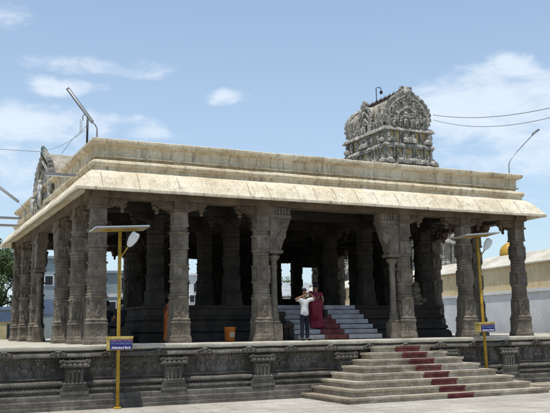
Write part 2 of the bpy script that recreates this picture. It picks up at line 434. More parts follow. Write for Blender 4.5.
# ------------------------------------------------------------------ columns
def col_mesh(z0, z1, secs, seed, per=11):
    """carved column: stack of sections (z, half, shape, relief); shape 0 square 1 octagon 2 sixteen-sided"""
    mb = MB(); rg = []
    dz = .032; n = int((z1-z0)/dz)
    off = Vector((seed*7.3, seed*3.1, 0))
    N = per*4
    for i in range(n+1):
        z = z0+(z1-z0)*i/n
        s = next((s for s in secs if s[0] <= z < s[1]+1e-6), secs[-1])
        za, zb, h0, h1, shape, rel = s
        t = (z-za)/(zb-za); h = h0+(h1-h0)*t
        ring = []
        for j in range(N):
            face, u = j//per, (j % per)/per*2-1
            a = PI/4+face*PI/2+(u+1)*PI/4
            # square radius
            ca, sa = math.cos(a), math.sin(a)
            sq = h/max(abs(ca), abs(sa))
            if shape == 0: r = min(sq, h*1.33)
            elif shape == 1:
                w = PI/4; b_ = (a+w/2) % w - w/2; r = h*1.10/math.cos(b_)
            else: r = h*(1.13+.02*math.cos(a*16))
            uu = math.tan((u)*PI/4)
            d = 0
            if rel == 'panel' and shape == 0:
                tt = (z-za)/(zb-za)*2-1
                if abs(uu) < .78 and abs(tt) < .86:
                    d = -.028
                    hh = (zb-za)/2; X = uu*h; Z = tt*hh
                    sw = .03*math.sin(seed*5+face*2.1)
                    for (ex, ez, rx, rz, k) in ((sw*.5, .58*hh, .05, .055, .045), (sw, .18*hh, .065, .11, .05), (sw*1.4, -.2*hh, .075, .09, .045), (-.035-sw, -.6*hh, .035, .14, .04), (.05-sw, -.6*hh, .035, .14, .04), (-.1, .2*hh, .03, .1, .03), (.1, .25*hh, .03, .1, .03)):
                        q = ((X-ex)/rx)**2+((Z-ez)/rz)**2
                        if q < 1: d = max(d, -.028+k*math.sqrt(1-q))
            elif rel == 'flute': d = -.018*(.5+.5*math.cos(uu*PI*4.5)) if abs(uu) < .92 and .12 < t < .9 else 0
            elif rel == 'band': d = .016*math.sin(z*2*PI/.095)
            elif rel == 'bead': d = .02*math.sin(t*PI)+.008*math.cos(a*16)
            elif rel == 'lotus': d = .02*abs(math.cos(a*8))*math.sin(t*PI)
            p = Vector((ca*(r+d), sa*(r+d), z))
            v = noise.noise(p*9+off)*.012+noise.noise(p*23+off)*.008+noise.noise(p*3+off)*.008
            p.x += ca*v; p.y += sa*v
            ring.append(p)
        rg.append(ring)
    mb.rings(rg)
    me = bpy.data.meshes.new('column'); me.from_pydata(mb.v, [], mb.f); me.update()
    return me
def sections(z0, z1, k=0):
    L = z1-z0; S = []; fr = [
        (.0,.03,.31,.31,0,''),(.03,.05,.295,.285,0,''),(.05,.145,.272,.268,0,'flute'),(.145,.158,.285,.29,0,''),(.158,.168,.27,.262,0,''),(.168,.18,.28,.275,0,''),
        (.18,.335,.238,.235,0,'panel'),(.335,.35,.25,.25,1,'bead'),(.35,.37,.225,.24,1,'lotus'),(.37,.46,.222,.218,2,'band'),(.46,.475,.24,.24,1,'bead'),
        (.475,.585,.226,.224,0,'panel'),(.585,.60,.24,.24,1,'bead'),(.60,.71,.216,.212,1 if k else 2,'band'),(.71,.725,.235,.235,1,'bead'),
        (.725,.83,.222,.22,0,'panel'),(.83,.845,.24,.24,1,'bead'),(.845,.88,.212,.212,1,'band'),(.88,.9,.23,.235,0,''),(.9,1.0,.215,.21,0,'flute')]
    return [(z0+a*L, z0+b*L, c*1.08, d*1.08, e, f) for a, b, c, d, e, f in fr]
outer_meshes = []
for k in range(3):
    me = col_mesh(0, 4.0, sections(0, 4.0, k % 2), k+1); me.materials.append(M['col']); outer_meshes.append(me)
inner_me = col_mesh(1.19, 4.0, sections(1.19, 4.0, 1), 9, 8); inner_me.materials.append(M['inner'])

def bracket_mesh(dirs):
    mb = MB(); mb.rbox(-.27,.27,-.27,.27,3.99,4.06,.008,.15); mb.rbox(-.23,.23,-.23,.23,4.06,4.31,.008,.15)
    for dx, dy in dirs:
        st_ = len(mb.v)
        w = .15
        poly = [(.2,4.04),(.45,4.06),(.55,4.12),(.66,4.10),(.74,4.14),(.84,4.2),(.87,4.25),(.86,4.31),(.2,4.31)]
        mb.prism(poly, 'y', -w, w)
        for yy in (-w-.01, w+.01):
            mb.tube([(.66+.115*math.cos(t*.75+2)*(1-t*.06), yy, 4.19+.115*math.sin(t*.75+2)*(1-t*.06)) for t in range(10)], .03, 5)
            mb.tube([(.38+.08*math.cos(t*.8)*(1-t*.06), yy, 4.2+.08*math.sin(t*.8)*(1-t*.06)) for t in range(9)], .025, 5)
        mb.lathe([(.02,3.90),(.05,3.93),(.065,3.98),(.04,4.01),(.075,4.05),(.09,4.09),(.06,4.13)], .73, 0, 8)
        mb.ell((.80,0,4.12), (.07,.14,.06))
        mb.xf(Matrix.Rotation(math.atan2(dy, dx), 4, 'Z'), st_)
    mb.rough(.012, 7)
    me = bpy.data.meshes.new('bracket'); me.from_pydata(mb.v, [], mb.f); me.update()
    bm = bmesh.new(); bm.from_mesh(me); bmesh.ops.recalc_face_normals(bm, faces=bm.faces); bm.to_mesh(me); bm.free()
    return me
br_out = bracket_mesh([(1,0),(-1,0),(0,1)]); br_out.materials.append(M['beam'])
br_cor = bracket_mesh([(1,0),(0,1)]); br_cor.materials.append(M['beam'])
br_in = bracket_mesh([(1,0),(-1,0),(0,1),(0,-1)]); br_in.materials.append(M['inner'])

pav = thing('temple_pavilion', 'large open granite hall of carved columns under a cream moulded roof', 'temple', (8,8,0))
def pv(o): o.location = (-8, -8, 0); return o
def linkpart(name, me, parent, loc=(0,0,0), rz=0):
    o = bpy.data.objects.new(name, me); COL.objects.link(o); o.parent = parent; o.location = loc; o.rotation_euler = (0,0,rz); return o
ci = 0
for i, x in enumerate(XS):
    for j, y in enumerate(YS):
        edge = i in (0,5) or j in (0,5)
        me = outer_meshes[ci % 3] if edge else inner_me; ci += 1
        c = linkpart('column', me, pav, (x-8, y-8, 0), ((ci-1) % 4)*PI/2)
        ang = 0
        if edge:
            ang = {(0,0):0,(5,0):PI/2,(5,5):PI,(0,5):-PI/2}.get((i,j), 0 if j == 0 else PI if j == 5 else -PI/2 if i == 0 else PI/2)
        corner = i in (0,5) and j in (0,5)
        linkpart('bracket', br_cor if corner else br_out if edge else br_in, c, (0,0,0), ang-((ci-1) % 4)*PI/2)
# slim colonnettes with flaring lion brackets either side of the central bays
def colonnette(flare):
    mb = MB()
    mb.rbox(-.2,.2,-.2,.2,0,.55,.01,.1)
    mb.lathe([(.2,.55),(.22,.6),(.16,.66),(.15,.8),(.16,.84),(.13,.9),(.115,1.2),(.125,1.23),(.11,1.26),(.105,2.35),(.13,2.4),(.10,2.44),(.10,2.55),(.14,2.6),(.19,2.66),(.21,2.72),(.13,2.78),(.12,2.82)], 0, 0, 16)
    mb.rbox(-.24,.24,-.24,.24,2.80,2.9,.01,.1)
    # flaring carved bracket (lion) in X direction
    poly = [(-.2,2.9),(.18,2.9),(.24,3.05),(.26,3.2),(.36,3.4),(.42,3.6),(.5,3.8),(.52,3.95),(-.2,3.95)]
    mb.prism([(p*flare, z) for p, z in poly], 'y', -.19, .19)
    mb.ell((.26*flare,-.12,3.45), (.16,.14,.22)); mb.ell((.33*flare,-.15,3.75), (.14,.12,.12)); mb.ell((.1*flare,-.17,3.2), (.12,.1,.2))
    mb.tube([(.1*flare,-.2,3.0),(.22*flare,-.24,3.2),(.12*flare,-.22,3.4),(.3*flare,-.24,3.6)], .05, 6)
    mb.rbox(-.3 if flare > 0 else -.55, .55 if flare > 0 else .3, -.24, .24, 3.95, 4.06, .008, .12)
    mb.rbox(-.3 if flare > 0 else -.55, .55 if flare > 0 else .3, -.2, .2, 4.06, 4.31, .01, .12)
    for q in range(5): mb.tube([((.0+q*.11)*flare,-.215,4.08),((.02+q*.11)*flare,-.23,4.28)], .035, 5)
    return mb.rough(.012, 6)
cr = colonnette(1).build('colonnette', M['col'], pav); cr.location = (5.3+.46-8, -8+.02, 0)
cl = colonnette(-1).build('colonnette', M['col'], pav); cl.location = (10.78-.44-8, -8+.02, 0)
for (yy, fl) in ((YS[2]+.5, 1), (YS[3]-.5, -1)):
    c2 = linkpart('colonnette', (cr if fl > 0 else cl).data, pav, (-8, yy-8, 0), PI/2)
# beams
mb = MB()
for y in YS:
    e = y in (YS[0], YS[-1]); k = -.35 if e else .25
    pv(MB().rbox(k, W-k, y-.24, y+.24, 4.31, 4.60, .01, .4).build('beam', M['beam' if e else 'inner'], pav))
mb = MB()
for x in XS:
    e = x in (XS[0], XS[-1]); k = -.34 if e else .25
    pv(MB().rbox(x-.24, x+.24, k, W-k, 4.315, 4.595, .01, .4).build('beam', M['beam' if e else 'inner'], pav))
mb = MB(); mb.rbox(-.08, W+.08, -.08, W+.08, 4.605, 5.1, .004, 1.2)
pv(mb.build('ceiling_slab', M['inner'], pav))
# cornice: curved overhanging eave
mb = MB()
ringsweep(mb, [(.2,4.61),(.45,4.60),(.66,4.50),(.775,4.425),(.812,4.425),(.822,4.44),(.825,4.50),(.818,4.52),(.785,4.53),(.725,4.62),(.64,4.75),(.545,4.87),(.45,4.97),(.36,5.04),(.28,5.095),(.10,5.11)], 0, 0, W, W, .12, .007)
pv(mb.build('cornice', M['cornice'], pav))
# slab joints on the cornice
mb = MB()
def jointpts(o=0.0):
    return [(.822+o,4.45),(.787+o,4.53),(.727+o,4.62),(.642+o,4.75),(.547+o,4.87),(.452+o,4.97),(.362+o,5.04)]
for x in [ -.05, 1.05, 2.3, 3.35, 4.2, 4.62, 5.3, 6.35, 7.0, 7.75, 8.6, 9.35, 10.2, 11.05, 11.9, 12.9, 13.7, 14.8, 15.6]:
    w = .003+rnd.random()*.006
    P_ = [(x+rnd.uniform(-.008,.008), -o, z) for o, z in jointpts(.004)]
    pv(MB().tube(P_, [w*.7]+[w]*5+[w*.5], 5).build('cornice_joint', M['seam'], pav, True))
for y in [1.2, 2.6, 3.9, 5.4, 6.6, 8.1, 9.5, 11, 12.4, 14]:
    pv(MB().tube([(-o, y, z) for o, z in jointpts(.002)], .006, 5).build('cornice_joint', M['seam'], pav, True))
# parapet mouldings
mb = MB()
ringsweep(mb, [(.28,5.095),(.22,5.13),(.205,5.17),(.21,5.235),(.25,5.25),(.27,5.29),(.29,5.35),(.26,5.41),(.20,5.45),(.12,5.47),(.06,5.49),(.05,5.52),
               (.06,5.54),(.14,5.555),(.15,5.60),(.085,5.615),(.08,5.70),(.085,5.86),(.10,5.90),(.18,5.93),(.24,5.97),(.265,6.02),(.265,6.085),(.22,6.11),(-.1,6.115),(-.25,6.10),(-.25,5.9)], 0, 0, W, W, .12, .010)
pv(mb.build('parapet', M['parapet'], pav))
mb = MB(); mb.rbox(.2, W-.2, .2, W-.2, 5.2, 5.95, .01, 1.5); pv(mb.build('roof_terrace', M['parapet'], pav))
# small relief blocks on the parapet band
mb = MB()
for x in (5.2, 5.7, 10.35, 10.9, 15.6, .2, 8.0):
    mb.rbox(x-.05, x+.05, -.115, -.05, 5.62, 5.9, .005, .1)
for y in (5.3, 10.6, 15.6):
    mb.rbox(-.115, -.05, y-.05, y+.05, 5.62, 5.9, .005, .1)
pv(mb.build('parapet_ribs', M['parapet'], pav))

# inner raised floor with moulded base
IX0, IX1, IY0, IY1 = 2.1, 13.9, 2.1, 13.9
mb = MB()
ringsweep(mb, [(-1,1.19),(.0,1.2),(.06,1.17),(.06,1.1),(.0,1.08),(-.02,.98),(-.02,.86),(.05,.84),(.1,.8),(.1,.74),(.05,.7),(.02,.66),(.02,.5),(.12,.47),(.18,.42),(.19,.34),(.12,.29),(.2,.27),(.26,.2),(.3,.0),(.3,-.05)], IX0, IY0, IX1, IY1, .3, .012)
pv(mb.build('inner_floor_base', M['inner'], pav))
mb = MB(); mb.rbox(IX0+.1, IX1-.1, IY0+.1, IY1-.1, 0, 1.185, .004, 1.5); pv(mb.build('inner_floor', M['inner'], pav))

# dark screen walls closing parts of the back and the right side
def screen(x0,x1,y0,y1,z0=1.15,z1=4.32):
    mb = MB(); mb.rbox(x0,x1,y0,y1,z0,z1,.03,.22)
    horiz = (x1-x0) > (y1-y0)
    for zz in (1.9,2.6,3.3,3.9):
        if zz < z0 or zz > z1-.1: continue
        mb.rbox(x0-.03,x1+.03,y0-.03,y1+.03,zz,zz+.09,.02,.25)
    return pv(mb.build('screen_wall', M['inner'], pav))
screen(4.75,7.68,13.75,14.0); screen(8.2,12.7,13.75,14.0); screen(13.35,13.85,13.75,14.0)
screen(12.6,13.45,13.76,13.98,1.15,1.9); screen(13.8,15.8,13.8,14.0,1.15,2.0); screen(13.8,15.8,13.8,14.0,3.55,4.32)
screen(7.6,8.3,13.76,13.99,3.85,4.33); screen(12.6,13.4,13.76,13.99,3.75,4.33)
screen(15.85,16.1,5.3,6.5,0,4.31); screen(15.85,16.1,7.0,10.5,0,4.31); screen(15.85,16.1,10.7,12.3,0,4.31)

# inner staircase
si = thing('inner_staircase', 'whitewashed steps with a dark red runner inside the hall', 'staircase', (8.35,1.1,0))
for k in range(7):
    z1 = .17*(k+1); yf = .02+.29*k; z0 = z1-.17-.01*(k == 0)
    mb = MB(); cuts = [6.62, 7.6, 8.5, 9.3, 9.84] if k % 2 else [6.62, 7.2, 8.1, 8.5, 9.84]
    for i in range(len(cuts)-1): mb.rbox(cuts[i]+.003, cuts[i+1]-.003, yf, 1.92, z1-.145, z1+rnd.uniform(-.004,.004), .005, .2)
    o = mb.build('step', M['innerstep'], si); o.location = (-8.35,-1.1,0)
    MB().box(6.66,9.80,yf+.04,1.9,z0,z1-.149).build('riser_recess', M['inner'], o)  # recess under the tread, its shade line deepened by the dark colour
    rm = MB().box(7.6, 8.52, yf-.022, yf-.009, z1-.14, z1-.004)
    if k < 6: rm.box(7.6, 8.52, yf-.024, yf+.27, z1+.008, z1+.014)
    r_ = rm.build('painted_stripe', M['redpaint'], o)
mb = MB(); mb.rbox(6.28,6.6,.35,1.85,-.02,.45,.02,.15); mb.rbox(6.25,6.63,.3,.75,.4,.56,.02,.12); mb.ell((6.44,.38,.5), (.15,.14,.16),10,8); mb.tube([(6.44,.34+.14*math.cos(t*.7),.24+.14*math.sin(t*.7)) for t in range(8)],.05,6); mb.rbox(6.28,6.6,1.0,1.85,.4,.85,.02,.15); mb.rbox(6.25,6.63,.95,1.3,.8,.95,.02,.12)
mb.rough(.02,5); o = mb.build('carved_balustrade', M['inner'], si, False); o.location = (-8.35,-1.1,0)

# ------------------------------------------------------------------ roof pediment (horseshoe niche) on the left cornice
ped = thing('roof_pediment', 'weathered horseshoe shaped stucco niche standing on the left edge of the roof', 'pediment', (-.25,8.9,5.05))
def horseshoe(hw, h, n=26, base=0.0, pinch=.82):
    """outline of a horseshoe arch with pointed crown, (u,z)"""
    pts = []
    for i in range(n+1):
        t = -PI*.5-.42+ (2*PI-PI+.84)*0 if False else None
        a = R(-38)+R(256)*i/n
        u = math.cos(a)*hw; z = math.sin(a)*h*.5
        zz = base+h*.5*.62/.62*(0.38)+0
        pts.append((u, z))
    zmin = min(p[1] for p in pts)
    out = []
    for u, z in pts:
        zz = z-zmin; top = h*.5-zmin
        f = zz/top
        out.append((u*(1-.10*max(0, f-.6)/.4), base+zz/top*h*(1+.0)))
    # pointed crown
    return [(u, z+(.10*h*max(0, 1-abs(u)/(hw*.35)))) for u, z in out]
hs = horseshoe(1.85, 2.2)
mb = MB()
mb.prism([(1.3,0)]+hs+[(-1.3,0)], 'x', .25, 1.2)
mb.rough(.03,2); mb.build('barrel_back', M['stucco_pale'], ped)
mb = MB()
for (k, r, xx) in ((1.0,.13,.12),(.84,.08,.06),(.7,.06,.1)):
    mb.tube([(xx, u*k, z*k+.05) for u, z in hs], r, 6)
for i in range(0, len(hs)):
    u, z = hs[i]; mb.ell((.08, u*1.06, z*1.04+.03), (.1,.12,.12))
mb.rough(.03,5); mb.build('arch_rim', M['stucco'], ped)
mb = MB(); mb.prism([(1.2,0)]+[(u*.9, z*.9) for u, z in hs]+[(-1.2,0)], 'x', .14, .24); mb.build('niche_back', M['stucco'], ped)
mb = MB(); mb.ell((.1,0,2.42), (.16,.24,.17)); mb.ell((.05,0,2.6), (.1,.12,.12)); mb.ell((.08,-.22,2.5), (.09,.1,.12)); mb.ell((.08,.22,2.5), (.08,.1,.1)); mb.rough(.05,7)
mb.build('crown_mask', M['teal'], ped)
mb = MB().fig(-.12,-.55,.25,1.0,(0,1),1,1.1); mb.build('niche_figure', M['palestat'], ped, True)
mb = MB().fig(-.15,1.0,.1,.75,(0,1),1,1.1); mb.build('niche_figure', M['palestat'], ped, True)
mb = MB().fig(.0,.3,.2,.9,(0,1),1,1.2); mb.build('niche_figure', M['teal'], ped, True)
mb = MB(); mb.rbox(-.1,.5,-1.5,1.5,-.05,.12,.02,.2); mb.build('ledge', M['stucco_pale'], ped)

# ------------------------------------------------------------------ gopuram
def build_gopuram():
    GX, GY = 46.5, 54.4
    root = thing('gateway_tower', 'tall grey stucco temple gateway tower with barrel roof and row of finials behind the hall', 'tower', (GX, GY, GZ))
    loc = (0, 0, -GZ)
    def B(mb, n, m, s=False): return mb.build(n, m, root, s, loc)
    # barrel roof
    hs = horseshoe(2.75, 3.9, 30, 22.6)
    mb = MB(); rings = []
    for yy in [ -4.05+i*.27 for i in range(31)]:
        k = 1+.012*math.cos(yy*2*PI/.58)
        rings.append([(u*k, yy, 22.6+(z-22.6)*k) for u, z in [(2.1,22.55)]+hs+[(-2.1,22.55)]])
    mb.rings(rings); B(mb.rough(.05,1), 'barrel_roof', M['stucco_pale'])
    mb = MB()
    for q in (-1,1): mb.tube([(q*.95,-4.2,26.28),(q*.95,4.2,26.28)],.1,6)
    for i in range(19): mb.box(-.3,.3,-4.1+i*.44,-3.9+i*.44,26.72,26.98)
    mb.box(-.16,.16,-4.2,4.2,26.6,26.9)
    B(mb.rough(.05,2), 'ridge', M['finial'])
    for i in range(9):
        mb = MB(); y = -3.7+i*.925
        mb.lathe([(.12,26.85),(.26,26.95),(.16,27.03),(.3,27.15),(.32,27.27),(.18,27.4),(.07,27.46),(.04,27.6)], 0, y, 8)
        B(mb, 'finial', M['finial'], True)
    # gables
    for sgn in (-1, 1):
        mb = MB(); y0 = sgn*4.15
        H = horseshoe(2.85, 3.95, 40, 22.55)
        mb.prism([(2.2,22.55)]+[(u*1.0, 22.55+(z-22.55)*1.0) for u, z in H]+[(-2.2,22.55)], 'y', y0-.2, y0+.2)
        for k, r, o in ((1.0,.17,-.1),(.86,.13,-.22),(.7,.12,-.15),(.52,.16,-.3),(.36,.1,-.25)):
            mb.tube([(u*k, y0+sgn*-o, 22.75+(z-22.55)*k) for u, z in H], r, 6)
        for i, (u, z) in enumerate(H):
            mb.ell((u*1.04, y0+sgn*.15, 22.6+(z-22.55)*1.03), (.2,.22,.2), 6, 5)
            # flaring foliage tongues round the rim
            aa = math.atan2(z-24.3, u); mb.tube([(u, y0+sgn*.15, z),(u+.34*math.cos(aa), y0+sgn*.2, z+.30*math.sin(aa)),(u+.30*math.cos(aa+.7), y0+sgn*.3, z+.42*math.sin(aa+.5))],[.15,.12,.05],5) if i % 2 else None
            if i % 2 == 0:
                mb.ell((u*.78, y0+sgn*.3, 22.7+(z-22.55)*.78), (.15,.18,.15), 6, 5)
        for i in range(70):
            a = rnd.random()*PI; q = rnd.uniform(.2,.95)
            mb.ell((2.7*q*math.cos(a), y0+sgn*.32, 23.3+3*q*math.sin(a)), (rnd.uniform(.08,.2), .2, rnd.uniform(.1,.25)), 6, 5)
        for x, h in ((-2.0,1.1),(-1.1,1.3),(-.45,1.7),(.45,1.7),(1.1,1.3),(2.0,1.1)):
            mb.fig(x, y0+sgn*.45, 22.65, h, (1,0), x > 0, 1.3)
        mb.rough(.06,2.5); B(mb, 'horseshoe_gable', M['stucco'])
        mb = MB(); mb.ell((0,y0+sgn*.1,26.8), (.7,.4,.5)); mb.ell((0,y0,27.2), (.32,.3,.33)); mb.tube([(-.35,y0,27.0),(-.7,y0,27.1),(-.72,y0,27.4),(-.45,y0,27.42)],[.2,.18,.15,.1],6); mb.tube([(.35,y0,27.0),(.7,y0,27.1),(.72,y0,27.4),(.45,y0,27.42)],[.2,.18,.15,.1],6)
        for s in (-1,1):
            mb.ell((s*.55,y0,26.85), (.25,.3,.3)); mb.ell((s*.85,y0,26.5), (.25,.3,.3)); mb.ell((s*.3,y0,27.35), (.16,.2,.2))
            mb.tube([(s*.5,y0,26.9),(s*.8,y0,27.1),(s*.75,y0,27.4)], .1, 6)
        mb.rough(.12,2.5); B(mb, 'crown_mask', M['stucco'])
        mb = MB(); mb.box(-.5,.5,y0+sgn*.24-.02,y0+sgn*.24+.02,22.7,24.2); B(mb, 'niche_panel', M['stucco_pale'])
    # dormers on the long sides
    for sgn in (-1, 1):
        H = horseshoe(1.35, 3.0, 24, 22.6); mb = MB(); x0 = sgn*2.95
        mb.prism([(1.0,22.6)]+[(u*1.0, 22.6+(z-22.6)*1.0) for u, z in H]+[(-1.0,22.6)], 'x', x0-.3*sgn, 1.2*sgn)
        for k, r in ((1.0,.14),(.75,.12),(.5,.14)):
            mb.tube([(x0, u*k, 22.7+(z-22.6)*k) for u, z in H], r, 6)
        for u, z in H: mb.ell((x0, u*1.06, 22.65+(z-22.6)*1.05), (.16,.16,.16), 6, 5)
        mb.ell((x0,0,25.9), (.3,.45,.4)); mb.ell((x0,0,26.35), (.25,.3,.3)); mb.ell((x0,.45,26.1), (.2,.2,.25)); mb.ell((x0,-.45,26.1), (.2,.2,.25))
        for y, h in ((-1.0,1.0),(0,1.5),(1.0,1.0),(-2.2,.9),(-3.2,1.0),(2.2,.9),(3.2,1.0)): mb.fig(x0+sgn*.15, y, 22.65, h, (0,1), y > 0, 1.4)
        mb.rough(.08,2.5); B(mb, 'side_gable', M['stucco'])
    mb = MB()
    for sgn in (-1,1):
        for y in [-3.6+i*.6 for i in range(13)]:
            if abs(y) < 1.3: continue
            mb.fig(sgn*2.95, y, 22.7, rnd.uniform(.7,1.2), (0,1), rnd.random() < .5, 1.5)
            mb.ell((sgn*2.7,y+.2,24.3+rnd.random()*.6),(.2,.2,.3),6,5); mb.ell((sgn*2.2,y,25.2+rnd.random()*.3),(.2,.22,.22),6,5)
    B(mb.rough(.08,2.5), 'roof_statuary', M['stucco'])
    # eave
    mb = MB(); ringsweep(mb, [(-.5,22.75),(0,22.68),(.12,22.55),(.25,22.36),(.3,22.2),(.22,22.16),(-.6,22.2)], -3.1,-4.4,3.1,4.4,.4,.04); B(mb,'eave',M['stucco'])
    mb = MB(); mb.box(-2.8,2.8,-4.1,4.1,20.7,22.5); B(mb,'neck',M['ochre'])
    mb = MB()
    for x in (-2.75,-1.7,-.95,.95,1.7,2.75):
        for y in (-4.15,4.15): mb.box(x-.14,x+.14,y-.12,y+.12,20.8,22.3)
    for y in [-4.05+i*1.0125 for i in range(9)]:
        for x in (-2.85,2.85): mb.box(x-.12,x+.12,y-.14,y+.14,20.8,22.3)
    for x in (-2.75,-.5,.5,2.75): mb.fig(x,-4.5,20.85,1.25,(1,0),x > 0,1.3)
    for y in (-3.9,-2.9,-1.6,-.5,.5,1.6,2.9,3.9):
        mb.fig(-3.15,y,20.85,1.15,(0,1),y > 0,1.3)
    mb.box(-.8,.8,-4.35,-4.0,20.8,22.25); mb.box(-3.05,-2.6,-1.0,1.0,20.8,22.25)
    B(mb.rough(.04,2),'neck_pilasters',M['stucco'])
    # tiers below
    z = 20.85; hx, hy = 3.05, 4.35
    for t in range(7):
        th = 2.55+.14*t; zb = z-th if t < 6 else 0
        if t == 6: zb = GZ-.1
        mb = MB()
        ringsweep(mb, [(-1.2,z),(.0,z),(.18,z-.12),(.32,z-.34),(.34,z-.46),(.1,z-.48),(.0,z-.55)], -hx,-hy,hx,hy,.4,.05)
        mb.rough(0); B(mb,'tier_cornice',M['stucco'])
        mb = MB(); mb.box(-hx+.12,hx-.12,-hy+.12,hy-.12,zb-.02,z-.5); B(mb,'tier_wall',M['ochre'] if t < 2 else M['stucco_pale'])
        mb = MB(); w0 = z-.5; lo = max(zb+.02, z-th)
        def aed(cx, cy, face, wid, shala):
            # small shrine: base, two pilasters, dark recess figure, curved roof
            st_ = len(mb.v); wall = w0-.15; b0 = lo
            mb.box(-wid,wid,-.28,.1,b0,b0+.2); mb.box(-wid,-wid+.16,-.22,.1,b0+.2,wall); mb.box(wid-.16,wid,-.22,.1,b0+.2,wall)
            mb.box(-wid*1.15,wid*1.15,-.36,.1,wall,wall+.16)
            mb.fig(0,-.2,b0+.2,min(1.15,wall-b0-.3),(1,0),cx > 0,1.4)
            mb.xf(Matrix.Translation((cx,cy,0)) @ Matrix.Rotation(face,4,'Z'), st_)
        def roofl(cx, cy, face, wid, zb_, shala):
            st_ = len(mb.v)
            if shala:
                mb.rings([[(x_, .38*math.cos(a)-.05, zb_+.62*math.sin(a)) for a in [PI*i/7 for i in range(8)]] for x_ in (-wid, -wid*.5, wid*.5, wid)])
                for q in (-wid*.6,0,wid*.6): mb.lathe([(.05,zb_+.6),(.09,zb_+.68),(.03,zb_+.8)], q, -.05, 6)
                mb.ell((0,-.4,zb_+.3),(.3,.14,.3))
            else:
                mb.lathe([(.42,zb_-.05),(.5,zb_+.1),(.45,zb_+.35),(.25,zb_+.55),(.08,zb_+.62),(.1,zb_+.72),(.03,zb_+.85)],0,0,8)
                for s in (0,1,2,3): mb.ell((.42*math.cos(s*PI/2),.42*math.sin(s*PI/2),zb_+.22),(.16,.16,.2))
            mb.xf(Matrix.Translation((cx,cy,0)) @ Matrix.Rotation(face,4,'Z'), st_)
        zr = z+.02
        for face, hw_, dist in ((0,hx,hy),(PI,hx,hy),(PI/2,hy,hx),(-PI/2,hy,hx)):
            rot = Matrix.Rotation(face,4,'Z'); n_ = 2 if hw_ == hx else 3
            spots = [0]+[s*(hw_-.55)*(i+1)/n_ for i in range(n_) for s in (-1,1)]
            for u in spots:
                p = rot @ Vector((u,-dist+.05,0)); aed(p.x,p.y,face,.48 if u else .7,False)
                if t or u == 0 or abs(u) > hw_-.7:
                    p = rot @ Vector((u,-dist-.02,0)); roofl(p.x,p.y,face,.5 if u else .85,zr,abs(u) < hw_*.7)
            for i in range(int(hw_*3)):
                p = rot @ Vector((-hw_+.3+i*.66,-dist-.2,0)); mb.ell((p.x,p.y,z-.3),(.16,.16,.14),6,5)
        B(mb.rough(.06,2.2),'tier_shrines',M['stucco'])
        if t == 0:
            mb = MB()
            for (x_, y_) in ((-hx+.1,-hy+.1),(hx-.1,-hy+.1),(-hx+.1,hy-.1),(hx-.1,hy-.1)):
                mb.ell((x_,y_,z+.35),(.3,.3,.35)); mb.fig(x_,y_-.2,z,.9,(1,0),1,1.5)
            B(mb.rough(.1,2),'corner_beasts',M['stucco'])
        z = zb+.02; hx += .42; hy += .5
    # lamp hook on the ridge
    mb = MB().tube([(-.3,1.5,26.5),(-.3,1.5,28.9),(-.1,1.5,29.0),(.35,1.5,29.0),(.4,1.5,28.7)],.05,6)
    mb.ell((.4,1.5,28.45),(.2,.2,.25)); B(mb,'lightning_rod',M['darkmetal'])
build_gopuram()

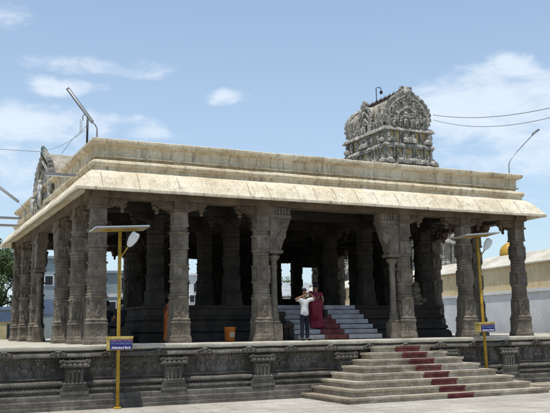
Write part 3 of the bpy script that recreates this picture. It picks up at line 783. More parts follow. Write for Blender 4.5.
# ------------------------------------------------------------------ solar lamp posts
def solar_post(loc, label, zlift, lampdir, rz, lean=0, sg=.92):
    root = thing('solar_street_lamp', label, 'street lamp', (loc[0],loc[1],GZ), 0, 'solar lamp posts before the plinth')
    zt = loc[2]-GZ
    MB().tube([(0,0,0),(0,0,zt)], .05, 12).build('pole', M['yellow'], root, True)
    MB().lathe([(.11,0),(.11,.03),(.075,.05)],0,0,12).build('base_flange', M['yellow'], root)
    # panel
    pe = MB(); pe.box(-.78,.74,-.36,.36,-.018,.018); p = pe.build('solar_panel', M['panelgrey'], root)
    MB().box(-.775,.775,-.335,.335,.0185,.023).build('solar_cells', M['pv'], p)
    b = MB(); b.box(-.775,.775,-.335,.335,-.024,-.0185); b.build('backsheet', M['panelback'], p)
    br = MB(); br.box(-.5,.5,-.03,.03,-.07,-.026); br.build('bracket', M['yellow'], p)
    p.location = (0,0,zt+.07); p.rotation_euler = (R(-4), R(-4), R(rz))
    # lamp arm and head
    a0 = Vector((0,0,zt-.78)); a1 = Vector((lampdir[0]*.33, lampdir[1]*.33, zt-.42))
    MB().tube([a0,a1],.022,8).build('lamp_arm', M['yellow'], root, True)
    h = MB(); prof = [(-.02,.045),(.05,.09),(.2,.13),(.36,.125),(.42,.09)]
    rg = []
    for u, w in prof:
        rg.append([(w*math.cos(t)*1.0, u, .035*math.sin(t)*(1 if math.sin(t) > 0 else .4)) for t in [2*PI*i/14 for i in range(14)]])
    h.rings(rg); hd = h.build('lamp_head', M['lampwhite'], root, True)
    hd.location = a1
    d = Vector((lampdir[0]*.75, lampdir[1]*.75, .95)).normalized()
    yv = d; xv = Vector((math.cos(R(-20)), math.sin(R(-20)),0)); zv = xv.cross(yv).normalized(); xv = yv.cross(zv)
    hd.rotation_euler = Matrix((xv,yv,zv)).transposed().to_euler()
    # sign box
    zc = -GZ+.02+zlift
    sb = MB(); sb.box(-.37,.37,-.19,.10,-.17,.17); bx = sb.build('battery_box', M['box'], root); bx.location = (.03,0,zc); bx.rotation_euler = (0,0,R(-9)); bx.scale = (sg,1,sg)
    root.rotation_euler = (0,R(lean),0)
    MB().box(-.385,.385,-.2,.11,.172,.235).build('lid', M['box'], bx)
    pn = MB().box(-.30,.36,-.197,-.192,-.155,.135).build('sign_plate', M['signblue'], bx)
    def text(s, size, x, z, mat, name):
        cu = bpy.data.curves.new(name, 'FONT'); cu.body = s; cu.size = size; cu.align_x = 'CENTER'; cu.extrude = .001; cu.offset = .0015
        t = bpy.data.objects.new(name, cu); COL.objects.link(t)
        bpy.context.view_layer.update()
        me = bpy.data.meshes.new_from_object(t.evaluated_get(bpy.context.evaluated_depsgraph_get()))
        bpy.data.objects.remove(t); me.materials.clear(); me.materials.append(mat)
        o = bpy.data.objects.new(name, me); COL.objects.link(o); o.parent = pn
        o.location = (x,-.1985,z); o.rotation_euler = (PI/2,0,0); return o
    text('Allahabad Bank', .092, .03, -.125, M['signwhite'], 'lettering')
    # two lines of small illegible script: short strokes
    r3 = random.Random(3)
    for z_, m_ in ((.075,M['signpink']),(.0,M['signteal'])):
        s_ = MB(); x_ = -.26
        while x_ < .32:
            w_ = r3.uniform(.02,.035); s_.box(x_,x_+w_,-.1995,-.1975,z_+.032,z_+.04)
            s_.box(x_+w_*.6,x_+w_*.6+.007,-.1995,-.1975,z_,z_+.032)
            if r3.random() < .7: s_.box(x_,x_+w_*.6,-.1995,-.1975,z_+.008,z_+.015)
            x_ += w_+(.004 if r3.random() < .8 else .03)
        s_.build('script_line', m_, pn)
    return root
solar_post((.25,-1.62,3.14), 'yellow solar lamp post at the left end, standing before the plain plinth wall', 0, (.65,-.45), 2)
solar_post((12.93,-1.62,3.42), 'yellow solar lamp post to the right of the broad outer steps', .30, (.85,-.1), 2, -1.6, .8)

# ------------------------------------------------------------------ roof fittings
def tl(name, label, cat, p0, p1, pole, mat=None):
    root = thing(name, label, cat, pole[0]); b = Vector(pole[0])
    MB().tube([Vector(q)-b for q in pole],.022,8).build('pole', M['steel'], root, True)
    a, c = Vector(p0)-b, Vector(p1)-b; d = (c-a).normalized(); s = d.cross(Vector((0,1,.2))).normalized(); t = s.cross(d)
    mb = MB(); w, h = .055,.05
    rg = [[p+s*w*i+t*h*j for i, j in ((-1,-.6),(1,-.6),(.6,.8),(-.6,.8))] for p in (a,c)]
    mb.rings(rg); mb.build('lamp_batten', M['steel'], root)
    MB().tube([a+d*.05-t*.055, c-d*.05-t*.055],.022,8).build('fluorescent_tube', M['lampwhite'], root, True)
    return root
tl('tube_light', 'long tube light tilted on a hooked pole above the left roof corner', 'lamp', (-1.0,0,7.58), (-.22,0,6.6), [(-.08,.0,6.1),(-.08,0,6.42),(-.14,0,6.54),(-.25,0,6.62)])
rl = thing('roof_lamp', 'thin curved lamp pole with narrow head at the right end of the roof', 'lamp', (15.85,0,6.1))
MB().tube([(0,0,0),(0,0,.4),(.06,0,.55),(.25,0,.8),(1.3,0,1.72)],.02,8).build('pole', M['steel'], rl, True)
MB().tube([(1.28,0,1.70),(1.35,0,1.80),(1.65,0,1.97)],[.03,.055,.04],8).build('lamp_head', M['steel'], rl, True)
an = thing('antenna_mast', 'dark thin mast with wire loop on the roof near the left corner', 'mast', (-.05,1.4,6.1))
MB().tube([(-.02,0,0),(-.02,0,.95)],.035,8).build('mast', M['darkmetal'], an, True)
MB().tube([(-.02,0,.95),(-.06,0,1.08),(-.14,0,1.1),(-.18,0,1.02),(-.16,0,.9)],.014,6).build('hook', M['darkmetal'], an, True)
MB().tube([(-.25,0,.95),(-.25,0,.45)],.008,5).tube([(-.2,0,.9),(-.2,0,.5)],.008,5).build('rod_pair', M['steel'], an)
MB().tube([(-.04,0,.75),(-.45,.3,.3),(-.7,.6,-.1)],.008,5).build('guy_wire', M['steel'], an)
def eavelamp(y, z, L, label):
    root = thing('eave_tube_lamp', label, 'lamp', (-.6,y,z), 0, 'tube lamps jutting from the left eave')
    MB().tube([(0,0,0),(-L,.0,.0)],.02,8).build('arm', M['steel'], root, True)
    MB().box(-L-.55,-L+.45,-.05,.05,.0,.055).build('lamp_batten', M['steel'], root)
    MB().tube([(-L-.5,0,-.03),(-L+.4,0,-.03)],.024,8).build('fluorescent_tube', M['lampwhite'], root, True)
    return root
eavelamp(1.5, 5.22, .22, 'nearest white tube lamp jutting level from the left eave')
eavelamp(11.9, 5.2, .35, 'middle tube lamp jutting from the left eave beyond the pediment')
eavelamp(12.3, 4.93, .45, 'farthest tube lamp jutting from the left eave by the back corner')
tl('tube_light', 'tube light slanting down to the far end of the left eave', 'lamp', (-2.2,11.5,6.92), (-.72,11.5,5.85), [(-.42,11.5,5.05),(-.45,11.5,5.45),(-.66,11.5,5.82)])

def cable(name, label, pts, r=.012, sag=.4):
    a, b = Vector(pts[0]), Vector(pts[1]); n = 24
    P_ = [a.lerp(b,i/n)-Vector((0,0,sag*4*(i/n)*(1-i/n))) for i in range(n+1)]
    o = MB().tube(P_, r, 5).build(name, M['cable'], None, True); return tag(o, label, 'cable')
cable('overhead_cable', 'thin level cable crossing the sky to the roof pediment', ((-14,22,11.0),(-.2,8.5,7.45)), .011, .25)
cable('overhead_cable', 'thin cable from the pediment to the antenna mast', ((-.2,8.4,7.5),(-.1,1.6,6.75)), .007, .12)
cable('overhead_cable', 'upper sagging cable in the sky right of the tower', ((50.0,50,24.5),(41.5,15,17.3)), .035, 1.2)
cable('overhead_cable', 'lower sagging cable in the sky right of the tower', ((50.0,50,23.9),(41.5,15,17.0)), .03, 1.7)

# ------------------------------------------------------------------ far wall on the right
import itertools
ray0 = Vector((-5.498,-23.75,.372))
wa = Vector((24.9,7.9,0)); wb = Vector((27.6,17.2,0))
def azp(px, D):
    a = yaw+math.atan((px-275)/f_/math.cos(pit)*1.0); return Vector((ray0.x+math.sin(a)*D, ray0.y+math.cos(a)*D, 0))
p1 = azp(553,43.7); p2 = azp(450,52.5)
dW = (p2-p1).normalized(); nW = Vector((dW.y,-dW.x,0))
if nW.dot(ray0-p1) < 0: nW = -nW
L = 110
ww = thing('compound_wall', 'high boundary wall with faded yellow band above white lower part, right of the hall', 'wall', p1+Vector((0,0,GZ)))
A = -dW*40; Bv = dW*L
def wallslab(name, mat, z0, z1, out, back, ztop2=None):
    mb = MB(); n = 90; rg = []
    for i in range(n+1):
        p = A.lerp(Bv, i/n); j = noise.noise(p*.7)*.05
        rg.append([p+nW*out+Vector((0,0,z0)), p+nW*out+Vector((0,0,(z1)+j)), p-nW*back+Vector((0,0,(ztop2 or z1)+j)), p-nW*back+Vector((0,0,z0))])
    mb.rings(rg); return mb.build(name, mat, ww)
wallslab('lower_wall', M['white'], 0, 3.92, .12, .3)
wallslab('upper_wall', M['wallyellow'], 3.93, 5.35, .0, .3)
wallslab('coping', M['capwhite'], 5.36, 5.42, .18, 1.3, 6.2)
wallslab('ledge', M['white'], 3.85, 4.0, .2, .0)

# yellow dome behind the wall
dm = azp(506.5, 56); sh = thing('domed_shrine', 'small shrine with a yellow dome peeping over the right boundary wall', 'shrine', (dm.x,dm.y,GZ))
MB().rbox(-.5,.5,-.5,.5,0,6.3,.02,.5).build('wall', M['white'], sh)
MB().lathe([(.45,6.3),(.58,6.5),(.64,6.8),(.6,7.1),(.45,7.35),(.22,7.5),(.08,7.55),(.1,7.63),(.03,7.8)],0,0,16).build('dome', M['tank'], sh, True)

# ------------------------------------------------------------------ buildings behind, seen through the columns
def house(name, label, px0, px1, D, z1, mat, band=None, wins=(), depth=6, roofm=None, door=None, z0=GZ):
    a, b = azp(px0, D), azp(px1, D); d = (b-a).normalized(); n = Vector((d.y,-d.x,0))
    if n.dot(ray0-a) < 0: n = -n
    rz = math.atan2(d.y, d.x); Lh = (b-a).length
    root = thing(name, label, 'building', (a.x,a.y,GZ), rz); H = z1-GZ
    MB().rbox(0,Lh,0,depth,-.05,H,.01,.6).build('wall', mat, root)
    MB().rbox(-.15,Lh+.15,-.18,depth+.15,H,H+.18,.01,.5).build('roof', roofm or mat, root)
    if band: MB().box(-.01,Lh+.01,-.05,-.003,band[0]-GZ,band[1]-GZ).build('painted_band', band[2], root)
    for u, zc, w, h in wins:
        f = MB().box(u-w/2-.07,u+w/2+.07,-.06,-.004,zc-GZ-h/2-.07,zc-GZ+h/2+.07).build('window', M['white'], root)
        MB().box(u-w/2,u+w/2,-.075,-.062,zc-GZ-h/2,zc-GZ+h/2).build('pane', M['glassdark'], f)
    if door: MB().box(door[0],door[0]+door[1],-.06,-.004,0,door[2]).build('door', M['glassdark'], root)
    return root
house('yellow_house', 'low yellow building with a dark doorway at the far left', -60, 44, 52, 1.75, M['ochre'], (1.05,1.7,M['bandblue']), (), 5, M['bandblue'], (3.85+.2,.75,2.6))
house('pale_blue_building', 'pale blue building seen between the left columns', 36, 98, 58, 5.4, M['bluewash'], (1.6,2.6,M['bandblue']), ((1.0,3.9,.5,.6),(2.4,3.9,.5,.6)), 6)
house('green_white_building', 'pale building with balcony rail behind the left lamp post', 99, 150, 62, 4.7, M['bluewash'], (2.9,3.15,M['white']), ((2.1,3.9,.7,.9),(1.0,2.1,.7,.9),(2.3,2.1,.7,.9)), 6)
house('white_building', 'white house with small windows seen through the middle of the hall', 176, 262, 74, 5.3, M['white'], (2.4,2.6,M['ochre']), ((1.9,4.2,.5,.8),(2.8,4.2,.4,.7),(1.5,3.2,.4,.6)), 6)
house('far_white_building', 'long white building behind the hall to the right', 292, 372, 80, 4.6, M['white'], (1.2,2.2,M['bandblue']), ((1.0,3.4,.7,1),(2.8,3.4,.7,1),(4.6,3.4,.7,1)), 6)
sh_ = azp(284,66)
ts = thing('tin_shed', 'tin roofed shed in front of green trees behind the hall', 'shed', (sh_.x,sh_.y,GZ), -yaw)
MB().rbox(-1.2,1.6,0,3,0,4.6,.01,.5).build('wall', M['white'], ts)
MB().prism([(-.6,4.65),(3.2,5.9),(3.2,5.98),(-.6,4.73)],'x',-1.6,2.0).build('roof', M['brownroof'], ts)

# ------------------------------------------------------------------ trees
def tree(loc, h, cr, label, seed, n=9000):
    r = random.Random(seed)
    root = thing('broadleaf_tree', label, 'tree', loc)
    mb = MB(); mb.tube([(0,0,0),(.1,.05,h*.25),(0,.1,h*.5),(.1,0,h*.75)],[.28,.22,.16,.07],9)
    blobs = []
    for i in range(14):
        a = r.random()*2*PI; q = r.uniform(.15,.8)*cr; z = r.uniform(.42,.9)*h
        c = Vector((math.cos(a)*q, math.sin(a)*q, z)); blobs.append((c, r.uniform(.32,.5)*cr))
        mb.tube([(0,.05,h*r.uniform(.25,.5)), c*.5+Vector((0,0,h*.25)), c],[.09,.06,.02],6)
    mb.build('trunk', M['bark'], root, True)
    vs, fs = [], []
    for i in range(n):
        c, rad = blobs[r.randrange(len(blobs))]
        d = Vector((r.gauss(0,1), r.gauss(0,1), r.gauss(0,.8))).normalized()*rad*(r.random()**.4)
        p = c+d
        if p.z < h*.22: continue
        s = r.uniform(.06,.13); u = Vector((r.gauss(0,1),r.gauss(0,1),r.gauss(0,1))).normalized(); w = u.orthogonal().normalized()
        b = len(vs); vs += [p-u*s, p+w*s*.5, p+u*s, p-w*s*.5]; fs.append((b,b+1,b+2,b+3))
    me = bpy.data.meshes.new('crown'); me.from_pydata(vs,[],fs); me.materials.append(M['leaf'])
    o = bpy.data.objects.new('crown', me); COL.objects.link(o); o.parent = root
    return root
t1 = azp(-2,58); tree((t1.x,t1.y,GZ), 8.4, 2.4, 'leafy green tree at the far left beyond the eave', 1, 12000)
t1 = azp(-44,66); tree((t1.x,t1.y,GZ), 8.0, 3.0, 'second green tree left of the frame edge', 5, 9000)
t2 = azp(287,82); tree((t2.x,t2.y,GZ), 8.2, 2.2, 'green tree glimpsed behind the tin shed through the hall', 2, 9000)

# ------------------------------------------------------------------ people
def skin_obj(name, chains, mat, parent, sub=2):
    """chains: list of [(point, radius), ...]; points shared by equal coordinates"""
    bm = bmesh.new(); idx = {}; rad = []; first = None
    def V(p, r):
        k = tuple(round(c,4) for c in p)
        if k not in idx: idx[k] = bm.verts.new(p); rad.append(r)
        return idx[k]
    for ch in chains:
        prev = None
        for p, r in ch:
            v = V(p, r)
            if prev is not None and prev != v and bm.edges.get((prev, v)) is None: bm.edges.new((prev, v))
            prev = v
    bm.verts.ensure_lookup_table()
    me = bpy.data.meshes.new(name); bm.to_mesh(me); bm.free()
    o = bpy.data.objects.new(name, me); COL.objects.link(o)
    md = o.modifiers.new('skin','SKIN'); md.use_smooth_shade = True; md.branch_smoothing = .6
    if not me.skin_vertices: 
        pass
    for i, sv in enumerate(me.skin_vertices[0].data):
        r = rad[i]; sv.radius = (r, r) if not isinstance(r, tuple) else r; sv.use_root = (i == 0)
    s2 = o.modifiers.new('sub','SUBSURF'); s2.levels = sub; s2.render_levels = sub
    bpy.context.view_layer.update()
    m2 = bpy.data.meshes.new_from_object(o.evaluated_get(bpy.context.evaluated_depsgraph_get()))
    for p in m2.polygons: p.use_smooth = True
    m2.materials.clear(); m2.materials.append(mat)
    bpy.data.objects.remove(o)
    o = bpy.data.objects.new(name, m2); COL.objects.link(o); o.parent = parent
    return o
def hand(wr, d, side, curl=.35, s=1.0):
    """palm and five bent fingers from the wrist `wr` along `d`; side = direction of the thumb"""
    d = Vector(d).normalized(); t = Vector(side); t = (t-d*t.dot(d)).normalized(); n = d.cross(t).normalized()
    wr = Vector(wr); pal = wr+d*.045*s; kn = wr+d*.085*s; ch = [[(wr,.026*s),(pal,.03*s),(kn,.026*s)]]
    for i, (off, L_) in enumerate(((-.03,.055),(-.01,.068),(.01,.072),(.03,.064))):
        b = kn+t*off*s+d*.012*s
        q1 = b+(d*math.cos(curl)+n*math.sin(curl)*.8)*L_*.55*s; q2 = q1+(d*math.cos(curl*2.4)+n*math.sin(curl*2.4))*L_*.5*s
        ch.append([(kn,.026*s),(b,.0105*s),(q1,.009*s),(q2,.0075*s)])
    th = pal+t*.035*s
    ch.append([(pal,.03*s),(th,.012*s),(th+(d*.8+t*.5+n*.4).normalized()*.035*s,.010*s),(th+(d+t*.1+n*.6).normalized()*.06*s,.008*s)])
    return ch
def head_chain(base, fwd, s=1.0):
    b = Vector(base); f = Vector(fwd)
    return [(b,.052*s),(b+Vector((0,0,.07))*s+f*.01*s,.05*s),(b+Vector((0,0,.13))*s+f*.02*s,(.07*s,.078*s)),(b+Vector((0,0,.20))*s+f*.012*s,(.08*s,.092*s)),(b+Vector((0,0,.255))*s,(.066*s,.08*s))]

def face(parent, c, fwd, s=1.0):
    c = Vector(c); f = Vector(fwd).normalized(); sd = f.cross(Vector((0,0,1))).normalized()
    for k in (-1,1):
        MB().ell(c+f*.082*s+sd*k*.032*s+Vector((0,0,.01))*s,(.014*s,.012*s,.009*s)).build('eye', M['hair'], parent, True)
    MB().tube([c+f*.085*s+Vector((0,0,.01)), c+f*.112*s-Vector((0,0,.03)), c+f*.085*s-Vector((0,0,.045))],[.009,.017,.01],7).build('nose', M['skin'], parent, True)
    MB().ell(c+f*.078*s-Vector((0,0,.068)),(.026*s,.014*s,.008*s)).build('mouth', M['sari'], parent, True)

def man():
    s = 1.0; root = thing('person', 'man in white shirt and dark trousers with both hands raised to his eyes', 'person', (6.44,-.78,0.0), R(2))
    V = Vector
    sh = 1.30; hp = .86
    neck = V((0,-.01,1.36))
    L = {}
    chest = V((0,0,1.2)); belly = V((0,0,1.02)); pel = V((0,0,.88))
    ch = [[(pel,.085),(belly,.09),(chest,.11),(V((0,-.0,1.31)),.085),(neck,.05)], head_chain(neck, (0,-1,0), .92)]
    hands = []
    for k in (-1,1):
        S = V((k*.165,0,1.29)); E = V((k*.37,-.10,1.29)); Wp = V((k*.115,-.25,1.42))
        if k > 0: E = V((.37,-.08,1.32)); Wp = V((.12,-.25,1.44))
        ch.append([(chest,.11),(S,.055),((S+E)/2,.044),(E,.037),((E+Wp)/2,.034),(Wp,.024)])
        ch += hand(Wp, (-k*.85,-.05,.38), (0,.2,-1), .4, .95)
        H = V((k*.085,0,.84)); K = V((k*.09,-.01,.46)); A_ = V((k*.1,0.0,.08))
        ch.append([(pel,.085),(H,.062),(K,.05),(A_,.038)])
        ch.append([(A_,.038),(V((k*.115,-.1,.03)),.036),(V((k*.125,-.16,.025)),.03)])
    skin_obj('body', ch, M['skin'], root)
    st = [[(V((0,0,.76)),.152),(V((0,0,.86)),.148),(V((0,0,.98)),.136),(V((0,-.005,1.12)),.144),(V((0,0,1.22)),.135),(V((0,0,1.30)),.095),(V((0,-.003,1.345)),.062)]]
    for k in (-1,1):
        S = V((k*.15,0,1.28)); E = V((k*.37,-.10,1.29 if k < 0 else 1.32)); st.append([(V((0,0,1.22)),.135),(S,.078),(S.lerp(E,.45),.066),(S.lerp(E,.85),.062)])
    skin_obj('shirt', st, M['shirt'], root)
    tr = [[(V((0,0,.9)),.13),(V((0,0,.84)),.12)]]
    for k in (-1,1): tr.append([(V((0,0,.84)),.12),(V((k*.088,0,.76)),.092),(V((k*.09,-.01,.46)),.072),(V((k*.1,0,.2)),.064),(V((k*.1,0,.06)),.062)])
    skin_obj('trousers', tr, M['trouser'], root)
    for k in (-1,1):
        MB().ell((k*.118,-.09,.035),(.05,.13,.04)).build('shoe', M['bag'], root, True)
    hd = V((0,-.015,1.36+.18))
    hm = MB(); hm.ell(hd+V((0,.018,.035)),(.085,.098,.088),14,10); hm.build('hair', M['hair'], root, True)
    face(root, hd+V((0,-.0,-.005)), (0,-1,0), .92)
    return root
man()

def woman(loc, rz, label, cloth, bag=False, height=1.0, arm=0):
    root = thing('person', label, 'person', loc, rz); V = Vector; root.scale = (1.17,1.05,1.03)
    pel = V((0,0,.84)); neck = V((0,.0,1.26))
    ch = [[(pel,.12),(V((0,0,1.0)),.1),(V((0,0,1.14)),.115),(V((0,0,1.22)),.075),(neck,.045)], head_chain(neck,(0,-1,0),.88)]
    for k in (-1,1):
        S = V((k*.145,0,1.2)); E = V((k*.215,.02,.96)); Wp = V((k*.2,-.08,.76))
        ch.append([(V((0,0,1.14)),.115),(S,.052),((S+E)/2,.042),(E,.035),(Wp,.022)]); ch += hand(Wp,(0,-.2,-1),(-k*.4,-1,0),.4,.85)
        ch.append([(pel,.12),(V((k*.08,0,.8)),.09),(V((k*.08,0,.42)),.06),(V((k*.08,0,.06)),.036)]); ch.append([(V((k*.08,0,.06)),.036),(V((k*.09,-.12,.025)),.03)])
    skin_obj('body', ch, M['skin'], root)
    # draped skirt with pleats
    mb = MB(); rg = []
    for i in range(22):
        t = i/21; z = .05+t*.95
        w = .235-.10*t+.05*math.exp(-((z-.82)/.14)**2)
        rg.append([(w*(1+.07*(1-t)*math.sin(a*11+t*2)+.02*math.sin(a*5))*math.cos(a), w*.8*(1+.07*(1-t)*math.sin(a*11+t*2))*math.sin(a), z+.01*math.sin(a*3)) for a in [2*PI*j/44 for j in range(44)]])
    mb.rings(rg); mb.build('sari_skirt', cloth, root, True)
    bl = [[(V((0,0,.96)),.118),(V((0,0,1.12)),.13),(V((0,0,1.21)),.085)]]
    for k in (-1,1): bl.append([(V((0,0,1.12)),.13),(V((k*.145,0,1.195)),.066),(V((k*.185,.01,1.08)),.056)])
    skin_obj('blouse', bl, cloth, root)
    # shoulder fall of cloth
    mb = MB(); rg = []
    path = [(-.13,-.11,.98),(-.02,-.15,1.08),(.1,-.12,1.19),(.15,0,1.265),(.12,.12,1.18),(.09,.15,1.0),(.08,.17,.75),(.09,.19,.3)]
    for i, p in enumerate(path):
        w = .075+.004*i; rg.append([(p[0]+w*u, p[1]+.02*math.sin(u*9+i), p[2]-(.05*abs(u) if i in (2,3,4) else 0)) for u in (-1,-.6,-.2,.2,.6,1)]+[(p[0]+w*u, p[1]+.016+.02*math.sin(u*9+i), p[2]-.012-(.05*abs(u) if i in (2,3,4) else 0)) for u in (1,.6,.2,-.2,-.6,-1)])
    mb.rings(rg); mb.build('sari_drape', cloth, root, True)
    hd = V((0,-.01,neck.z+.165))
    hm = MB(); hm.ell(hd+V((0,.02,.03)),(.082,.095,.088),14,10); hm.ell(hd+V((0,.11,-.02)),(.045,.05,.05)); hm.build('hair', M['hair'], root, True)
    face(root, hd, (0,-1,0), .88)
    if bag:
        b = thing('handbag', 'black handbag held by the woman in the maroon sari', 'bag', loc, rz)
        MB().rbox(-.06,.06,-.17,.17,-.27,0,.012,.06).build('pouch', M['bag'], b)
        MB().tube([(0,-.1,0),(0,-.09,.09),(0,0,.14),(0,.09,.09),(0,.1,0)],.01,6).build('strap', M['bag'], b, True)
        c_, s_ = math.cos(rz), math.sin(rz); off = V((-.33,-.1,.66))
        b.location = V(loc)+V((off.x*c_-off.y*s_, off.x*s_+off.y*c_, off.z))
    return root
woman((7.62,.62,.345), R(172), 'woman in a maroon sari with a black handbag on the inner steps', M['sari'], True)
woman((2.63,1.15,0), R(60), 'woman in an orange sari half hidden behind the second front column', M['orangesari'])

def seated(loc, rz, label, mat, skin, hair, s=1.0, nm='person', cat='person', group=None):
    root = thing(nm, label, cat, loc, rz, group); V = Vector; root.scale = (s,s,s)
    pel = V((0,0,.12)); neck = V((0,-.02,.62))
    ch = [[(pel,.09),(V((0,.01,.32)),.09),(V((0,0,.48)),.10),(V((0,0,.56)),.08),(neck,.048)], head_chain(neck,(0,-1,0),.9)]
    for k in (-1,1):
        S = V((k*.155,0,.54)); E = V((k*.22,-.06,.3)); Wp = V((k*.12,-.27,.22))
        ch.append([(V((0,0,.48)),.10),(S,.052),(E,.038),(Wp,.024)]); ch += hand(Wp,(-k*.3,-1,-.2),(-k,0,.3),.5,.9)
        ch.append([(pel,.09),(V((k*.1,-.05,.1)),.06),(V((k*.13,-.42,.12)),.062),(V((k*.12,-.42,-.28)),.04)]); ch.append([(V((k*.12,-.42,-.28)),.04),(V((k*.12,-.55,-.32)),.03)])
    skin_obj('body', ch, skin, root)
    sh = [[(V((0,.02,-.0)),.16),(V((0,0,.1)),.16),(V((0,.01,.3)),.135),(V((0,0,.47)),.14),(V((0,0,.57)),.09)]]
    for k in (-1,1): sh.append([(V((0,0,.47)),.14),(V((k*.155,0,.54)),.07),(V((k*.2,-.04,.38)),.06)]); sh.append([(V((0,0,.1)),.15),(V((k*.12,-.1,.1)),.105),(V((k*.13,-.4,.12)),.085),(V((k*.12,-.42,-.2)),.07)])
    skin_obj('clothing', sh, mat, root)
    hm = MB(); hm.ell((0,.01,.62+.2),(.086,.1,.09),12,8); hm.build('hair', hair, root, True)
    if nm == 'person': face(root, V((0,-.02,.62+.165)), (0,-1,0), .9)
    return root
seated((1.05,3.0,.48), R(160), 'left of two seated figures in dark blue glimpsed behind the left lamp post', M['bluecloth'], M['skin'], M['hair'])
seated((1.28,2.1,.48), R(200), 'right of two seated figures in dark blue glimpsed beside the left lamp post', M['bluecloth'], M['skin'], M['hair'])
bn = MB(); bn.rbox(1.0,1.55,1.75,3.5,-.01,.46,.008,.3); o = bn.build('stone_bench', M['inner']); tag(o, 'low dark stone block that the two figures in blue sit on', 'bench')

# bin
bn = thing('litter_bin', 'small orange litter bin standing between the second and third front columns', 'bin', (4.35,.35,0))
MB().lathe([(.15,0),(.16,.02),(.185,.42),(.2,.43),(.2,.46),(.17,.46),(.15,.05),(.01,.04)],0,0,20).build('body', M['orange'], bn, True)
MB().box(-.08,.08,-.187,-.178,.14,.3).build('sticker', M['panelback'], bn)
# carved seated statue at the right of the inner floor
s3 = thing('stone_statue', 'dark squat stone statue sitting on the raised inner floor at the right', 'statue', (13.05,2.5,1.2))
mb = MB(); mb.rbox(-.3,.3,-.28,.28,0,.12,.01,.1); mb.ell((0,0,.3),(.3,.26,.24),14,10); mb.ell((0,-.02,.6),(.2,.18,.18),14,10); mb.ell((0,-.03,.8),(.13,.13,.13),12,8); mb.ell((-.18,-.24,.2),(.12,.14,.09)); mb.ell((.18,-.24,.2),(.12,.14,.09))
for k in (-1,1): mb.tube([(k*.18,0,.68),(k*.3,-.08,.5),(k*.15,-.25,.42)],[.07,.06,.05],8)
mb.rough(.02,6).build('figure', M['col'], s3, True)

# ------------------------------------------------------------------ light and sky
sund = Vector((-.20,-.165,.97)).normalized()
sl = bpy.data.lights.new('sun', 'SUN'); sl.energy = 3.6; sl.angle = R(.53); sl.color = (1,.95,.87)
so = bpy.data.objects.new('sun', sl); COL.objects.link(so); so.rotation_euler = sund.to_track_quat('Z','Y').to_euler()
w = bpy.data.worlds.new('World'); sc.world = w; w.use_nodes = True; nt = w.node_tree
bg = nt.nodes['Background']
sky = nt.nodes.new('ShaderNodeTexSky'); sky.sky_type = 'NISHITA'; sky.sun_disc = False
sky.sun_elevation = math.asin(sund.z); sky.sun_rotation = math.atan2(sund.x, sund.y); sky.air_density = 1.0; sky.dust_density = 1.0; sky.ozone_density = 1.0
bg.inputs['Strength'].default_value = .12
# clouds: soft patches where the sky holds them
tc = nt.nodes.new('ShaderNodeTexCoord'); sep = nt.nodes.new('ShaderNodeSeparateXYZ'); nt.links.new(tc.outputs['Generated'], sep.inputs[0])
def mth(op, a, b=None, c=None):
    n = nt.nodes.new('ShaderNodeMath'); n.operation = op
    for i, v in enumerate((a,b,c)):
        if v is None: continue
        if hasattr(v,'is_output'): nt.links.new(v, n.inputs[i])
        else: n.inputs[i].default_value = v
    return n.outputs[0]
az0 = mth('ARCTAN2', sep.outputs[0], sep.outputs[1]); el0 = mth('ARCSINE', sep.outputs[2])
wn = nt.nodes.new('ShaderNodeTexNoise'); nt.links.new(tc.outputs['Generated'], wn.inputs['Vector']); wn.inputs['Scale'].default_value = 14; wn.inputs['Detail'].default_value = 6
ws = nt.nodes.new('ShaderNodeSeparateColor'); nt.links.new(wn.outputs['Color'], ws.inputs[0])
az = mth('ADD', az0, mth('MULTIPLY', mth('SUBTRACT', ws.outputs[0], .5), .10)); el = mth('ADD', el0, mth('MULTIPLY', mth('SUBTRACT', ws.outputs[1], .5), .022))
def pxdir(x, y):
    a, b = x-275, y-206.5; cr_, sr_ = math.cos(rol), math.sin(rol); X = a*cr_-b*sr_; Y = a*sr_+b*cr_
    d = (fw+rt*X/f_-up*Y/f_).normalized(); return math.atan2(d.x,d.y), math.asin(d.z)
clouds = [(68,86,34,11,.9),(4,14,24,13,.35),(35,124,75,22,.95),(140,128,40,12,.55),(110,68,60,9,.45),(228,97,28,8,.85),(480,106,92,36,1.15),(505,70,46,15,.95),(560,92,60,30,1.0),(530,150,70,40,.6),(20,170,60,40,.55)]
mx = None
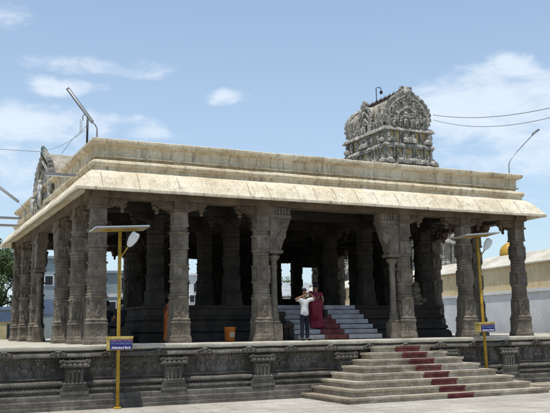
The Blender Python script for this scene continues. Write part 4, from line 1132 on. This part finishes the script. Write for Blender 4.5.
for (x,y,rx,ry,k) in clouds:
    a, e = pxdir(x,y)
    u = mth('MULTIPLY', mth('SUBTRACT', az, a), f_/rx*.98); v = mth('MULTIPLY', mth('SUBTRACT', el, e), f_/ry*.98)
    q = mth('MULTIPLY', mth('SUBTRACT', 1.0, mth('ADD', mth('MULTIPLY',u,u), mth('MULTIPLY',v,v))), k)
    mx = q if mx is None else mth('MAXIMUM', mx, q)
nm = nt.nodes.new('ShaderNodeMapping'); nm.inputs['Scale'].default_value = (1,1,2.2); nt.links.new(tc.outputs['Generated'], nm.inputs[0])
no = nt.nodes.new('ShaderNodeTexNoise'); nt.links.new(nm.outputs[0], no.inputs['Vector']); no.inputs['Scale'].default_value = 15; no.inputs['Detail'].default_value = 11; no.inputs['Roughness'].default_value = .64
no.inputs['Distortion'].default_value = .4
nz = mth('MULTIPLY', mth('SUBTRACT', no.outputs[0], .5), 3.2)
mx = mth("MAXIMUM", mx, -.85)
cm = mth('ADD', mx, nz)
mr = nt.nodes.new('ShaderNodeMapRange'); mr.interpolation_type = 'SMOOTHSTEP'; nt.links.new(cm, mr.inputs[0]); mr.inputs[1].default_value = -.25; mr.inputs[2].default_value = 1.15; mr.inputs[3].default_value = 0; mr.inputs[4].default_value = .66
hz = nt.nodes.new('ShaderNodeMapRange'); nt.links.new(el, hz.inputs[0]); hz.inputs[1].default_value = R(0); hz.inputs[2].default_value = R(30); hz.inputs[3].default_value = .55; hz.inputs[4].default_value = .2
skt = mixc(nt, 1.0, sky.outputs[0], (1.04,1.105,1.15), 'MULTIPLY')
base = mixc(nt, hz.outputs[0], skt, (4.35,5.45,6.35))
colr = mixc(nt, mr.outputs[0], base, (6.3,6.75,7.3))
nt.links.new(colr, bg.inputs['Color'])

sc.view_settings.view_transform = 'Standard'; sc.view_settings.look = 'None'; sc.view_settings.gamma = 1; sc.view_settings.use_curve_mapping = False
sc.view_settings.exposure = .3
sc.render.engine = 'CYCLES'
sc.cycles.max_bounces = 6; sc.cycles.diffuse_bounces = 4
